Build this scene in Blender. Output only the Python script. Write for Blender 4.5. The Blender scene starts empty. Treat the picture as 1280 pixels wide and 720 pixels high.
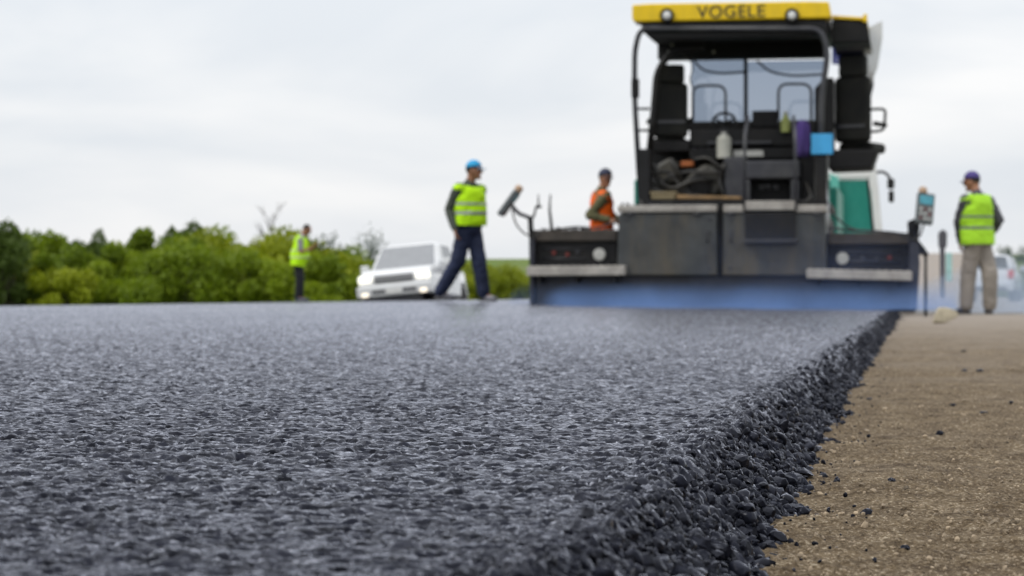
import bpy, bmesh, math, random
import numpy as np
from mathutils import Vector, Matrix, Euler, noise as mnoise

random.seed(7)
SC = bpy.context.scene
COL = SC.collection
R = math.radians

# ------------------------------------------------------------------ camera
F = 3022.0                      # focal length in photo pixels (85 mm on 36 mm, 1280 px wide)
HC = 0.165                      # the lens is a hand's breadth above the mat
YAW = math.atan(502.0 / F)
PITCH = math.atan(8.0 / F)
cam_data = bpy.data.cameras.new('camera')
cam = bpy.data.objects.new('camera', cam_data)
COL.objects.link(cam)
cam.location = (0, 0, HC)
cam.rotation_euler = (R(90) + PITCH, 0, YAW)
cam_data.lens = 85.0
cam_data.sensor_width = 36.0
cam_data.clip_start = 0.05
cam_data.clip_end = 6000
cam_data.dof.use_dof = True
cam_data.dof.focus_distance = 2.85
cam_data.dof.aperture_fstop = 13.0
SC.camera = cam

# ------------------------------------------------------------------ sky and sun
SUN_EL, SUN_AZ = R(48), R(238)   # azimuth clockwise from +Y: behind the camera, a little to the left
world = bpy.data.worlds.new('World')
SC.world = world
world.use_nodes = True
wn, wl = world.node_tree.nodes, world.node_tree.links
wn.clear()
def WN(t, **kw):
    n = wn.new(t)
    for k, v in kw.items():
        setattr(n, k, v)
    return n
out = WN('ShaderNodeOutputWorld')
sky = WN('ShaderNodeTexSky', sky_type='NISHITA', sun_disc=False)
sky.sun_elevation = SUN_EL
sky.sun_rotation = SUN_AZ
sky.air_density = 1.2
sky.dust_density = 2.0
bg_sky = WN('ShaderNodeBackground')
bg_sky.inputs['Strength'].default_value = 0.10
wl.new(sky.outputs[0], bg_sky.inputs['Color'])
tc = WN('ShaderNodeTexCoord')
sep = WN('ShaderNodeSeparateXYZ')
wl.new(tc.outputs['Generated'], sep.inputs[0])
mp = WN('ShaderNodeMapping')
mp.inputs['Scale'].default_value = (1.0, 1.0, 3.0)
mp.inputs['Location'].default_value = (0.35, 0.2, 0.4)
wl.new(tc.outputs['Generated'], mp.inputs['Vector'])
nz = WN('ShaderNodeTexNoise')
nz.inputs['Scale'].default_value = 5.0
nz.inputs['Detail'].default_value = 5.0
nz.inputs['Roughness'].default_value = 0.48
nz.inputs['Distortion'].default_value = 0.4
wl.new(mp.outputs[0], nz.inputs['Vector'])
cr = WN('ShaderNodeValToRGB')
cr.color_ramp.elements[0].position = 0.37
cr.color_ramp.elements[0].color = (0.79, 0.83, 0.88, 1)
cr.color_ramp.elements[1].position = 0.61
cr.color_ramp.elements[1].color = (0.98, 0.982, 0.988, 1)
wl.new(nz.outputs[0], cr.inputs[0])
bg_cl = WN('ShaderNodeBackground')
# overcast sky: brighter towards the zenith (CIE overcast, softened)
mr = WN('ShaderNodeMapRange')
mr.inputs['From Min'].default_value = 0.0
mr.inputs['From Max'].default_value = 1.0
mr.inputs['To Min'].default_value = 0.965
mr.inputs['To Max'].default_value = 1.75
wl.new(sep.outputs['Z'], mr.inputs['Value'])
wl.new(cr.outputs[0], bg_cl.inputs['Color'])
wl.new(mr.outputs[0], bg_cl.inputs['Strength'])
mx = WN('ShaderNodeMixShader')
mx.inputs[0].default_value = 0.94
wl.new(bg_sky.outputs[0], mx.inputs[1])
wl.new(bg_cl.outputs[0], mx.inputs[2])
wl.new(mx.outputs[0], out.inputs['Surface'])

sun_d = bpy.data.lights.new('sun', 'SUN')
sun_d.energy = 1.3
sun_d.angle = R(14)
sun_d.color = (1.0, 0.965, 0.91)
sun = bpy.data.objects.new('sun', sun_d)
COL.objects.link(sun)
sdir = Vector((math.sin(SUN_AZ) * math.cos(SUN_EL), math.cos(SUN_AZ) * math.cos(SUN_EL), math.sin(SUN_EL)))
sun.rotation_euler = (-sdir).to_track_quat('-Z', 'Y').to_euler()
sun.location = sdir * 50

SC.view_settings.view_transform = 'Standard'
SC.view_settings.look = 'None'
SC.view_settings.exposure = 0.0
SC.view_settings.gamma = 1.0
SC.render.engine = 'CYCLES'
SC.cycles.use_denoising = True
SC.cycles.max_bounces = 6
SC.cycles.diffuse_bounces = 3
SC.cycles.glossy_bounces = 3
SC.cycles.transmission_bounces = 4
SC.cycles.transparent_max_bounces = 12
SC.cycles.volume_bounces = 1
SC.cycles.volume_step_rate = 1.0
SC.cycles.volume_max_steps = 96
SC.cycles.caustics_reflective = False
SC.cycles.caustics_refractive = False

# ------------------------------------------------------------------ helpers
CAMROT = Euler((R(90) + PITCH, 0, YAW)).to_matrix()
def ray(px, py):
    return CAMROT @ Vector(((px - 640) / F, (360 - py) / F, -1.0))
def P(px, py, Y):
    d = ray(px, py)
    return Vector((0, 0, HC)) + d * (Y / d.y)
def G(px, py, z):
    d = ray(px, py)
    return Vector((0, 0, HC)) + d * ((z - HC) / d.z)

def sh(c):
    """sRGB 0-255 to linear"""
    return tuple(((v / 255) / 12.92 if v / 255 <= 0.04045 else ((v / 255 + 0.055) / 1.055) ** 2.4) for v in c)

MATS = {}
def mat(name, col, rough=0.6, metal=0.0, var=0.25, scale=6.0, bump=0.0, bscale=40.0, spec=0.5, coat=0.0, dirt=None, dirt_amt=0.4, dirt_scale=3.0, emit=None, estr=0.0, streak=False):
    if name in MATS:
        return MATS[name]
    m = bpy.data.materials.new(name)
    m.use_nodes = True
    nt = m.node_tree
    n, l = nt.nodes, nt.links
    b = n['Principled BSDF']
    b.inputs['Metallic'].default_value = metal
    b.inputs['Specular IOR Level'].default_value = spec
    b.inputs['Coat Weight'].default_value = coat
    t = n.new('ShaderNodeTexCoord')
    a = n.new('ShaderNodeTexNoise')
    a.inputs['Scale'].default_value = scale
    a.inputs['Detail'].default_value = 6
    a.inputs['Roughness'].default_value = 0.6
    l.new(t.outputs['Object'], a.inputs['Vector'])
    r = n.new('ShaderNodeValToRGB')
    r.color_ramp.elements[0].position = 0.3
    r.color_ramp.elements[1].position = 0.7
    lo = tuple(max(0, c * (1 - var)) for c in col)
    hi = tuple(min(1, c * (1 + var * 0.6)) for c in col)
    r.color_ramp.elements[0].color = (*lo, 1)
    r.color_ramp.elements[1].color = (*hi, 1)
    l.new(a.outputs[0], r.inputs[0])
    src = r.outputs[0]
    if dirt:
        d = n.new('ShaderNodeTexNoise')
        d.inputs['Scale'].default_value = dirt_scale
        d.inputs['Detail'].default_value = 8
        d.inputs['Roughness'].default_value = 0.7
        if streak:
            mp_ = n.new('ShaderNodeMapping'); mp_.inputs['Scale'].default_value = (3.2, 3.2, 0.55)
            l.new(t.outputs['Object'], mp_.inputs['Vector']); l.new(mp_.outputs[0], d.inputs['Vector'])
        else:
            l.new(t.outputs['Object'], d.inputs['Vector'])
        rr = n.new('ShaderNodeMapRange')
        rr.inputs['From Min'].default_value = 0.45
        rr.inputs['From Max'].default_value = 0.7
        rr.inputs['To Max'].default_value = dirt_amt
        l.new(d.outputs[0], rr.inputs['Value'])
        mixn = n.new('ShaderNodeMix')
        mixn.data_type = 'RGBA'
        l.new(rr.outputs[0], mixn.inputs['Factor'])
        l.new(src, mixn.inputs['A'])
        mixn.inputs['B'].default_value = (*dirt, 1)
        src = mixn.outputs['Result']
    l.new(src, b.inputs['Base Color'])
    rm = n.new('ShaderNodeMapRange')
    rm.inputs['To Min'].default_value = max(0.02, rough * 0.8)
    rm.inputs['To Max'].default_value = min(1, rough * 1.2)
    l.new(a.outputs[0], rm.inputs['Value'])
    l.new(rm.outputs[0], b.inputs['Roughness'])
    if bump:
        bn = n.new('ShaderNodeTexNoise')
        bn.inputs['Scale'].default_value = bscale
        bn.inputs['Detail'].default_value = 4
        l.new(t.outputs['Object'], bn.inputs['Vector'])
        bu = n.new('ShaderNodeBump')
        bu.inputs['Strength'].default_value = bump
        bu.inputs['Distance'].default_value = 0.01
        l.new(bn.outputs[0], bu.inputs['Height'])
        l.new(bu.outputs[0], b.inputs['Normal'])
    if emit:
        b.inputs['Emission Color'].default_value = (*emit, 1)
        b.inputs['Emission Strength'].default_value = estr
    MATS[name] = m
    return m

def glass_mat(name, tint, refl=0.10, milky=None, milk=0.0):
    if name in MATS:
        return MATS[name]
    m = bpy.data.materials.new(name)
    m.use_nodes = True
    n, l = m.node_tree.nodes, m.node_tree.links
    n.clear()
    o = n.new('ShaderNodeOutputMaterial')
    tr = n.new('ShaderNodeBsdfTransparent')
    tr.inputs[0].default_value = (*tint, 1)
    gl = n.new('ShaderNodeBsdfGlossy')
    gl.inputs['Roughness'].default_value = 0.04
    mixs = n.new('ShaderNodeMixShader')
    mixs.inputs[0].default_value = refl
    l.new(tr.outputs[0], mixs.inputs[1])
    l.new(gl.outputs[0], mixs.inputs[2])
    last = mixs
    if milky:
        di = n.new('ShaderNodeBsdfDiffuse')
        t = n.new('ShaderNodeTexCoord')
        nzz = n.new('ShaderNodeTexNoise')
        nzz.inputs['Scale'].default_value = 7
        nzz.inputs['Detail'].default_value = 5
        l.new(t.outputs['Object'], nzz.inputs['Vector'])
        mr_ = n.new('ShaderNodeMapRange')
        mr_.inputs['To Min'].default_value = milk * 0.6
        mr_.inputs['To Max'].default_value = min(1, milk * 1.4)
        l.new(nzz.outputs[0], mr_.inputs['Value'])
        di.inputs[0].default_value = (*milky, 1)
        m2 = n.new('ShaderNodeMixShader')
        l.new(mr_.outputs[0], m2.inputs[0])
        l.new(mixs.outputs[0], m2.inputs[1])
        l.new(di.outputs[0], m2.inputs[2])
        last = m2
    l.new(last.outputs[0], o.inputs['Surface'])
    MATS[name] = m
    return m

WM = {}                                     # world matrix of each thing and part, kept by hand
def wmat(o):
    return WM.get(o.name, Matrix.Identity(4))

def tag(o, label=None, cat=None, group=None, kind=None):
    if label: o['label'] = label
    if cat: o['category'] = cat
    if group: o['group'] = group
    if kind: o['kind'] = kind
    return o

def thing(name, label, cat, loc=(0, 0, 0), rz=0.0, group=None, rot=None, scale=1.0):
    o = bpy.data.objects.new(name, None)
    o.empty_display_size = 0.2
    COL.objects.link(o)
    e = rot if rot is not None else Euler((0, 0, rz))
    o.location = loc
    o.rotation_euler = e
    o.scale = (scale,) * 3
    WM[o.name] = Matrix.Translation(loc) @ e.to_matrix().to_4x4() @ Matrix.Scale(scale, 4)
    return tag(o, label, cat, group)

def link_mesh(name, me, m=None, parent=None):
    o = bpy.data.objects.new(name, me)
    COL.objects.link(o)
    if m: me.materials.append(m)
    if parent is not None:
        o.parent = parent
        WM[o.name] = wmat(parent)
    return o

class MB:
    def __init__(s):
        s.v, s.f = [], []
    def add(s, vs, fs):
        k = len(s.v)
        s.v += [tuple(v) for v in vs]
        s.f += [tuple(i + k for i in f) for f in fs]
        return s
    def box(s, x0, y0, z0, x1, y1, z1, M=None):
        vs = [(x, y, z) for z in (z0, z1) for y in (y0, y1) for x in (x0, x1)]
        if M is not None: vs = [M @ Vector(v) for v in vs]
        return s.add(vs, [(0, 2, 3, 1), (4, 5, 7, 6), (0, 1, 5, 4), (2, 6, 7, 3), (0, 4, 6, 2), (1, 3, 7, 5)])
    def pbox(s, px0, py0, px1, py1, Y0, Y1):
        a, b = P(px0, py1, Y0), P(px1, py0, Y0)
        return s.box(a.x, Y0, a.z, b.x, Y1, b.z)
    def prism(s, pts, Y0, Y1):
        """closed outline given in photo pixels at depth Y0, extruded along Y"""
        w = [P(x, y, Y0) for x, y in pts]
        return s.extr([(p.x, p.z) for p in w], Y0, Y1)
    def extr(s, xz, Y0, Y1):
        n = len(xz)
        vs = [(x, Y0, z) for x, z in xz] + [(x, Y1, z) for x, z in xz]
        ar = sum(xz[i][0] * xz[(i + 1) % n][1] - xz[(i + 1) % n][0] * xz[i][1] for i in range(n))
        fs = [tuple(range(n)), tuple(range(2 * n - 1, n - 1, -1))] + [(i, i + n, (i + 1) % n + n, (i + 1) % n) for i in range(n)]
        if ar < 0: fs = [f[::-1] for f in fs]
        return s.add(vs, fs)
    def tube(s, pts, r, n=8, r2=None):
        pts = [Vector(p) for p in pts]
        rings = []
        up = Vector((0, 0, 1))
        prev = None
        for i, p in enumerate(pts):
            t = (pts[min(i + 1, len(pts) - 1)] - pts[max(i - 1, 0)]).normalized()
            if prev is None:
                a = t.cross(up if abs(t.z) < 0.9 else Vector((1, 0, 0))).normalized()
            else:
                a = (prev - t * prev.dot(t)).normalized()
            prev = a
            b = t.cross(a)
            rr = r if r2 is None else r + (r2 - r) * i / max(1, len(pts) - 1)
            rings.append([p + (a * math.cos(2 * math.pi * k / n) + b * math.sin(2 * math.pi * k / n)) * rr for k in range(n)])
        vs = [v for rg in rings for v in rg]
        fs = []
        for i in range(len(pts) - 1):
            for k in range(n):
                fs.append((i * n + k, i * n + (k + 1) % n, (i + 1) * n + (k + 1) % n, (i + 1) * n + k))
        fs.append(tuple(range(n - 1, -1, -1)))
        fs.append(tuple((len(pts) - 1) * n + k for k in range(n)))
        return s.add(vs, fs)
    def ell(s, c, r, M=None, nu=14, nv=9, z0=-1.0, z1=1.0):
        """ellipsoid, optionally only the band between z0 and z1 (unit sphere heights), closed with caps"""
        c = Vector(c)
        a0, a1 = math.asin(z0), math.asin(z1)
        vs = []
        for j in range(nv + 1):
            a = a0 + (a1 - a0) * j / nv
            for k in range(nu):
                q = Vector((math.cos(a) * math.cos(2 * math.pi * k / nu) * r[0], math.cos(a) * math.sin(2 * math.pi * k / nu) * r[1], math.sin(a) * r[2]))
                vs.append(c + (M @ q if M is not None else q))
        fs = [(j * nu + k, j * nu + (k + 1) % nu, (j + 1) * nu + (k + 1) % nu, (j + 1) * nu + k) for j in range(nv) for k in range(nu)]
        fs.append(tuple(range(nu - 1, -1, -1)))
        fs.append(tuple(nv * nu + k for k in range(nu)))
        return s.add(vs, fs)
    def loft(s, rings):
        """rings: lists of equal numbers of points, closed with caps"""
        n = len(rings[0])
        vs = [p for r in rings for p in r]
        fs = [(i * n + k, i * n + (k + 1) % n, (i + 1) * n + (k + 1) % n, (i + 1) * n + k) for i in range(len(rings) - 1) for k in range(n)]
        fs.append(tuple(range(n - 1, -1, -1)))
        fs.append(tuple((len(rings) - 1) * n + k for k in range(n)))
        return s.add(vs, fs)
    def lathe(s, c, axis, prof, n=20):
        """prof: (along axis, radius)"""
        c, ax = Vector(c), Vector(axis).normalized()
        a = ax.cross(Vector((0, 0, 1)) if abs(ax.z) < 0.9 else Vector((1, 0, 0))).normalized()
        b = ax.cross(a)
        return s.loft([[c + ax * t + (a * math.cos(2 * math.pi * k / n) + b * math.sin(2 * math.pi * k / n)) * max(r, 1e-4) for k in range(n)] for t, r in prof])
    def build(s, name, m, parent=None, bevel=0.0, smooth=False, local=False, seg=2, sub=0):
        vs = s.v
        if parent is not None and not local:
            inv = wmat(parent).inverted()
            vs = [tuple(inv @ Vector(v)) for v in vs]
        me = bpy.data.meshes.new(name)
        me.from_pydata(vs, [], s.f)
        bm = bmesh.new(); bm.from_mesh(me)
        bmesh.ops.recalc_face_normals(bm, faces=bm.faces)
        bm.to_mesh(me); bm.free()
        if smooth:
            me.polygons.foreach_set('use_smooth', [True] * len(me.polygons))
        o = link_mesh(name, me, m, parent)
        if bevel:
            b = o.modifiers.new('bevel', 'BEVEL')
            b.width = bevel; b.segments = seg; b.limit_method = 'ANGLE'; b.angle_limit = R(35)
        if sub:
            b = o.modifiers.new('sub', 'SUBSURF'); b.levels = sub; b.render_levels = sub
        return o

def arc_path(pts, rad=0.1, n=5):
    """polyline with rounded corners"""
    pts = [Vector(p) for p in pts]
    res = [pts[0]]
    for i in range(1, len(pts) - 1):
        a, b, c = pts[i - 1], pts[i], pts[i + 1]
        ra = min(rad, (a - b).length * 0.45, (c - b).length * 0.45)
        p0, p1 = b + (a - b).normalized() * ra, b + (c - b).normalized() * ra
        for k in range(n + 1):
            t = k / n
            res.append((p0 * (1 - t) ** 2) + (b * 2 * t * (1 - t)) + (p1 * t * t))
    res.append(pts[-1])
    return res

def np_mesh(name, V, Fq, m, smooth=True):
    me = bpy.data.meshes.new(name)
    V = np.ascontiguousarray(V, dtype=np.float32); Fq = np.ascontiguousarray(Fq, dtype=np.int32)
    k = Fq.shape[1]
    me.vertices.add(len(V)); me.vertices.foreach_set('co', V.ravel())
    me.loops.add(Fq.size); me.loops.foreach_set('vertex_index', Fq.ravel())
    me.polygons.add(len(Fq))
    me.polygons.foreach_set('loop_start', np.arange(0, Fq.size, k, dtype=np.int32))
    me.polygons.foreach_set('loop_total', np.full(len(Fq), k, dtype=np.int32))
    me.polygons.foreach_set('use_smooth', np.full(len(Fq), smooth, dtype=bool))
    me.update(calc_edges=True)
    me.validate()
    me.materials.append(m)
    return me

def grid_faces(nr, nc):
    i = np.arange(nr - 1)[:, None] * nc + np.arange(nc - 1)[None, :]
    return np.stack([i, i + 1, i + nc + 1, i + nc], -1).reshape(-1, 4)

def h2(ix, iy, seed):
    h = (ix.astype(np.int64) * 374761393 + iy.astype(np.int64) * 668265263 + seed * 1274126177) & 0xffffffff
    h = ((h ^ (h >> 13)) * 1274126177) & 0xffffffff
    h = ((h ^ (h >> 16)) * 2246822519) & 0xffffffff
    return ((h ^ (h >> 15)) & 0xffffff) / float(0xffffff)

def vnoise(x, y, seed):
    ix, iy = np.floor(x), np.floor(y)
    fx, fy = x - ix, y - iy
    fx, fy = fx * fx * (3 - 2 * fx), fy * fy * (3 - 2 * fy)
    a, b = h2(ix, iy, seed), h2(ix + 1, iy, seed)
    c, d = h2(ix, iy + 1, seed), h2(ix + 1, iy + 1, seed)
    return (a * (1 - fx) + b * fx) * (1 - fy) + (c * (1 - fx) + d * fx) * fy
def fbm(x, y, seed, oct=4):
    s, a, t = 0, 1.0, 0
    for k in range(oct):
        s = s + a * vnoise(x * 2 ** k, y * 2 ** k, seed + k); t += a; a *= 0.5
    return s / t
def cells(x, y, cell, seed, tilt=False, soft=0.35):
    """flat-topped stones: 0 in the joints to 1 on the stones, and a random number per stone"""
    gx, gy = np.floor(x / cell), np.floor(y / cell)
    d1 = np.full(x.shape, 9.0); d2 = d1.copy(); rr = np.zeros(x.shape); tt = np.zeros(x.shape)
    for ox in (-1, 0, 1):
        for oy in (-1, 0, 1):
            cx, cy = gx + ox, gy + oy
            px = (cx + 0.15 + 0.7 * h2(cx, cy, seed)); py = (cy + 0.15 + 0.7 * h2(cx, cy, seed + 11))
            w = 0.75 + 0.5 * h2(cx, cy, seed + 23)
            d = np.hypot(px - x / cell, py - y / cell) * w
            r = h2(cx, cy, seed + 37)
            n = d < d1
            d2 = np.where(n, d1, np.minimum(d2, d)); rr = np.where(n, r, rr); d1 = np.where(n, d, d1)
            if tilt:
                tx = (x / cell - px) * (h2(cx, cy, seed + 51) - 0.5) + (y / cell - py) * (h2(cx, cy, seed + 63) - 0.5)
                tt = np.where(n, tx, tt)
    e = np.clip((d2 - d1) / soft, 0, 1)
    if tilt: return e * e * (3 - 2 * e), rr, tt
    return e * e * (3 - 2 * e), rr
def sstep(a, b, x):
    t = np.clip((x - a) / (b - a), 0, 1)
    return t * t * (3 - 2 * t)

def crown(x):                       # cross fall of the new road: a low crown 6.5 m from the edge
    return 0.012 * np.minimum(np.clip(-np.asarray(x) - 0.2, 0, None), np.clip(13.2 + np.asarray(x), -0.1, None))
def rise(y):                        # the land climbs gently far off
    y = np.asarray(y, dtype=float)
    return 6.9 * sstep(95, 420, y)
# ================================================================== THE SETTING
# ---- asphalt material
def asphalt_material():
    m = bpy.data.materials.new('fresh_asphalt')
    m.use_nodes = True
    n, l = m.node_tree.nodes, m.node_tree.links
    b = n['Principled BSDF']
    t = n.new('ShaderNodeTexCoord')
    a = n.new('ShaderNodeTexVoronoi'); a.inputs['Scale'].default_value = 95
    l.new(t.outputs['Object'], a.inputs['Vector'])
    r = n.new('ShaderNodeValToRGB')
    r.color_ramp.elements[0].color = (0.0035, 0.0038, 0.006, 1)
    r.color_ramp.elements[1].color = (0.015, 0.0165, 0.025, 1)
    hs = n.new('ShaderNodeSeparateColor')
    l.new(a.outputs['Color'], hs.inputs[0])
    l.new(hs.outputs[0], r.inputs[0])
    l.new(r.outputs[0], b.inputs['Base Color'])
    ns = n.new('ShaderNodeTexNoise'); ns.inputs['Scale'].default_value = 260; ns.inputs['Detail'].default_value = 3
    l.new(t.outputs['Object'], ns.inputs['Vector'])
    bu = n.new('ShaderNodeBump'); bu.inputs['Strength'].default_value = 0.15; bu.inputs['Distance'].default_value = 0.002
    l.new(ns.outputs[0], bu.inputs['Height'])
    l.new(bu.outputs[0], b.inputs['Normal'])
    rg = n.new('ShaderNodeMapRange'); rg.inputs['To Min'].default_value = 0.10; rg.inputs['To Max'].default_value = 0.34
    l.new(hs.outputs[1], rg.inputs['Value'])
    b.inputs['Roughness'].default_value = 0.8
    b.inputs['Specular IOR Level'].default_value = 0.0
    # the bluish film of hot binder over the stones
    gl = n.new('ShaderNodeBsdfGlossy'); gl.inputs['Color'].default_value = (0.87, 0.895, 1.0, 1)
    l.new(rg.outputs[0], gl.inputs['Roughness']); l.new(bu.outputs[0], gl.inputs['Normal'])
    fr = n.new('ShaderNodeFresnel'); fr.inputs['IOR'].default_value = 1.33; l.new(bu.outputs[0], fr.inputs['Normal'])
    mxs = n.new('ShaderNodeMixShader'); cov = n.new('ShaderNodeMapRange'); cov.inputs['To Min'].default_value = 0.18; cov.inputs['To Max'].default_value = 0.92; l.new(hs.outputs[2], cov.inputs['Value'])
    cm = n.new('ShaderNodeMath'); cm.operation = 'MULTIPLY'; l.new(fr.outputs[0], cm.inputs[0]); l.new(cov.outputs[0], cm.inputs[1])
    l.new(cm.outputs[0], mxs.inputs[0]); l.new(b.outputs[0], mxs.inputs[1]); l.new(gl.outputs[0], mxs.inputs[2])
    l.new(mxs.outputs[0], n['Material Output'].inputs['Surface'])
    return m
M_ASPH = asphalt_material()
M_RUB = M_ASPH

def mat_edge_x(y):
    """where the slope begins, wandering like a hand-raked edge"""
    return -0.228 + 0.014 * (vnoise(y * 2.1, y * 0 + 3, 5) - 0.5) + 0.016 * (vnoise(y * 9, y * 0 + 1, 6) - 0.5)
def mat_toe_w(y):
    return 0.090 + 0.022 * (vnoise(y * 5.3, y * 0 + 9, 8) - 0.5) + 0.02 * (vnoise(y * 19, y * 0, 9) - 0.5)

def build_asphalt():
    ys = [-6, -4, -2.5, -1.5, -0.7, -0.2, 0.2, 0.5, 0.8, 0.95]
    y = 1.05
    while y < 16:
        ys.append(y); y += (0.00135 + 0.001 * min(1, max(0, (y - 2.5) / 6))) * y
    while y < 29.3:
        ys.append(y); y += 0.006 * y
    ys += [29.3, 29.34]
    y = 30.0
    while y < 520:
        ys.append(y); y += 0.03 * y
    ys = np.array(ys)
    nr = len(ys)
    ns, nd, ncx = 96, 330, 26
    s_slope = np.linspace(1, 0, ns)                      # toe (1) to top of slope (0)
    s_dense = np.linspace(0, 1, nd + 1)[1:]
    s_coarse = np.linspace(0, 1, ncx + 1)[1:]
    Y = np.repeat(ys[:, None], ns + nd + ncx, 1)
    e = mat_edge_x(ys)[:, None]; tw = mat_toe_w(ys)[:, None]
    wd = (0.15 + 0.45 * np.clip(ys, 0.5, 28))[:, None]
    s0 = e - 0.06
    toe = e + tw + 0.02
    Xs = s0 + (toe - s0) * s_slope[None, :]
    Xd = s0 - wd * s_dense[None, :]
    Xc = (s0 - wd) + (-13.35 - (s0 - wd)) * s_coarse[None, :]
    X = np.concatenate([Xs, Xd, Xc], 1)
    base = crown(X) + rise(Y)
    u = np.clip((X - e) / tw, 0, 1.3)
    slope = sstep(-0.25, 1.15, u)
    Z = base - 0.098 * slope - 0.005 * sstep(-0.1, 0.35, u)
    rough = 1 + 0.5 * sstep(-0.9, 0.1, (X - e) / 0.12)
    near = 1 - sstep(4, 20, Y)
    wx = 0.006 * (fbm(X * 55, Y * 55, 301, 2) - 0.5); wy = 0.006 * (fbm(X * 55, Y * 55, 311, 2) - 0.5)
    c1, r1, t1 = cells(X + wx, Y + wy, 0.0108, 3, True, 0.55)
    c1 = np.minimum(np.sqrt(np.clip(1 - (1 - c1) ** 2, 0, 1)), 0.70) / 0.70
    c2, r2 = cells(X + 5, Y + 3, 0.0062, 9)
    cb, rb = cells(X + wx * 1.5, Y + wy * 1.5, 0.021, 71, False, 0.5)
    cb = np.sqrt(np.clip(1 - (1 - cb) ** 2, 0, 1)) * np.where(rb > 0.78, 1, 0)
    patch = 0.65 + 0.7 * fbm(X * 5, Y * 5, 88, 2)
    h = patch * cb * 0.0026 + patch * c1 * (0.62 + 0.38 * r1) * 0.0034 + c1 * t1 * 0.0022 - 0.0055 * (r1 < 0.22) * (0.4 + 0.6 * c1) + c2 * r2 * 0.0009
    c3, r3 = cells(X, Y, 0.026, 31)
    h = h * rough + (rough - 1) * 0.008 * c3 * (r3 - 0.25)
    h += 0.0022 * (fbm(X * 14, Y * 14, 41, 3) - 0.5)       # hand-wide hollows
    Z = Z + h * (0.42 + 0.58 * near)
    Z = Z + 0.004 * (fbm(X * 0.9, Y * 0.6, 77, 2) - 0.5)
    # the fresh mat ends under the paver; beyond it lies the old base
    drop = (Y > 29.32) & (X > -4.9)
    Z = np.where(drop, -0.13 + rise(Y), Z)
    # the left edge falls off to the verge
    Z[:, -1] = -0.45 + rise(ys)
    V = np.stack([X, Y, Z], -1).reshape(-1, 3)
    me = np_mesh('asphalt_road', V, grid_faces(nr, ns + nd + ncx)[:, ::-1], M_ASPH)
    o = link_mesh('asphalt_road', me)
    tag(o, 'freshly laid dark grey asphalt mat with a coarse stony surface', 'road', kind='structure')
build_asphalt()

# ---- lumps of hot mix along the raw edge
def rock(seed, sub):
    rnd = random.Random(seed)
    bm = bmesh.new()
    bmesh.ops.create_icosphere(bm, subdivisions=sub, radius=1)
    vs = np.array([v.co[:] for v in bm.verts]); fs = np.array([[v.index for v in f.verts] for f in bm.faces])
    bm.free()
    for _ in range(7):                                       # chop facets
        d = np.array([rnd.gauss(0, 1) for _ in range(3)]); d /= np.linalg.norm(d)
        c = rnd.uniform(0.45, 0.85)
        k = vs @ d
        vs = vs - np.outer(np.clip(k - c, 0, None), d) * 0.9
    if sub == 2:
        o3 = Vector((seed * 3.7, seed * 1.3, 0))
        vs = vs * np.array([[1 + 0.32 * mnoise.noise(Vector(v) * 1.6 + o3) + 0.22 * mnoise.noise(Vector(v) * 3.6 + o3)] for v in vs])
    vs *= np.array([rnd.uniform(0.8, 1.25), rnd.uniform(0.75, 1.1), rnd.uniform(0.6, 0.9)])
    return vs, fs

def scatter_rocks(name, m, pts, sizes, sub, seed, nvar=14, smooth=False):
    rng = np.random.default_rng(seed)
    V, Fc, k = [], [], 0
    tmpl = [rock(seed * 100 + i, sub) for i in range(nvar)]
    which = rng.integers(0, nvar, len(pts))
    for t in range(nvar):
        idx = np.where(which == t)[0]
        if not len(idx): continue
        vs, fs = tmpl[t]
        q = rng.normal(size=(len(idx), 4)); q /= np.linalg.norm(q, axis=1)[:, None]
        w, x, y, z = q.T
        Rm = np.stack([np.stack([1 - 2 * (y * y + z * z), 2 * (x * y - w * z), 2 * (x * z + w * y)], -1),
                       np.stack([2 * (x * y + w * z), 1 - 2 * (x * x + z * z), 2 * (y * z - w * x)], -1),
                       np.stack([2 * (x * z - w * y), 2 * (y * z + w * x), 1 - 2 * (x * x + y * y)], -1)], -2)
        vv = np.einsum('nij,vj->nvi', Rm, vs) * sizes[idx][:, None, None] + pts[idx][:, None, :]
        ff = fs[None] + (np.arange(len(idx)) * len(vs))[:, None, None] + k
        V.append(vv.reshape(-1, 3)); Fc.append(ff.reshape(-1, 3)); k += len(idx) * len(vs)
    me = np_mesh(name, np.concatenate(V), np.concatenate(Fc), m, smooth)
    return link_mesh(name, me)

def slope_point(Y, u):
    e, tw = mat_edge_x(Y), mat_toe_w(Y)
    X = e + u * tw
    Z = crown(X) - 0.098 * sstep(-0.25, 1.15, np.clip(u, 0, 1.3))
    return X, Z

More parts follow.
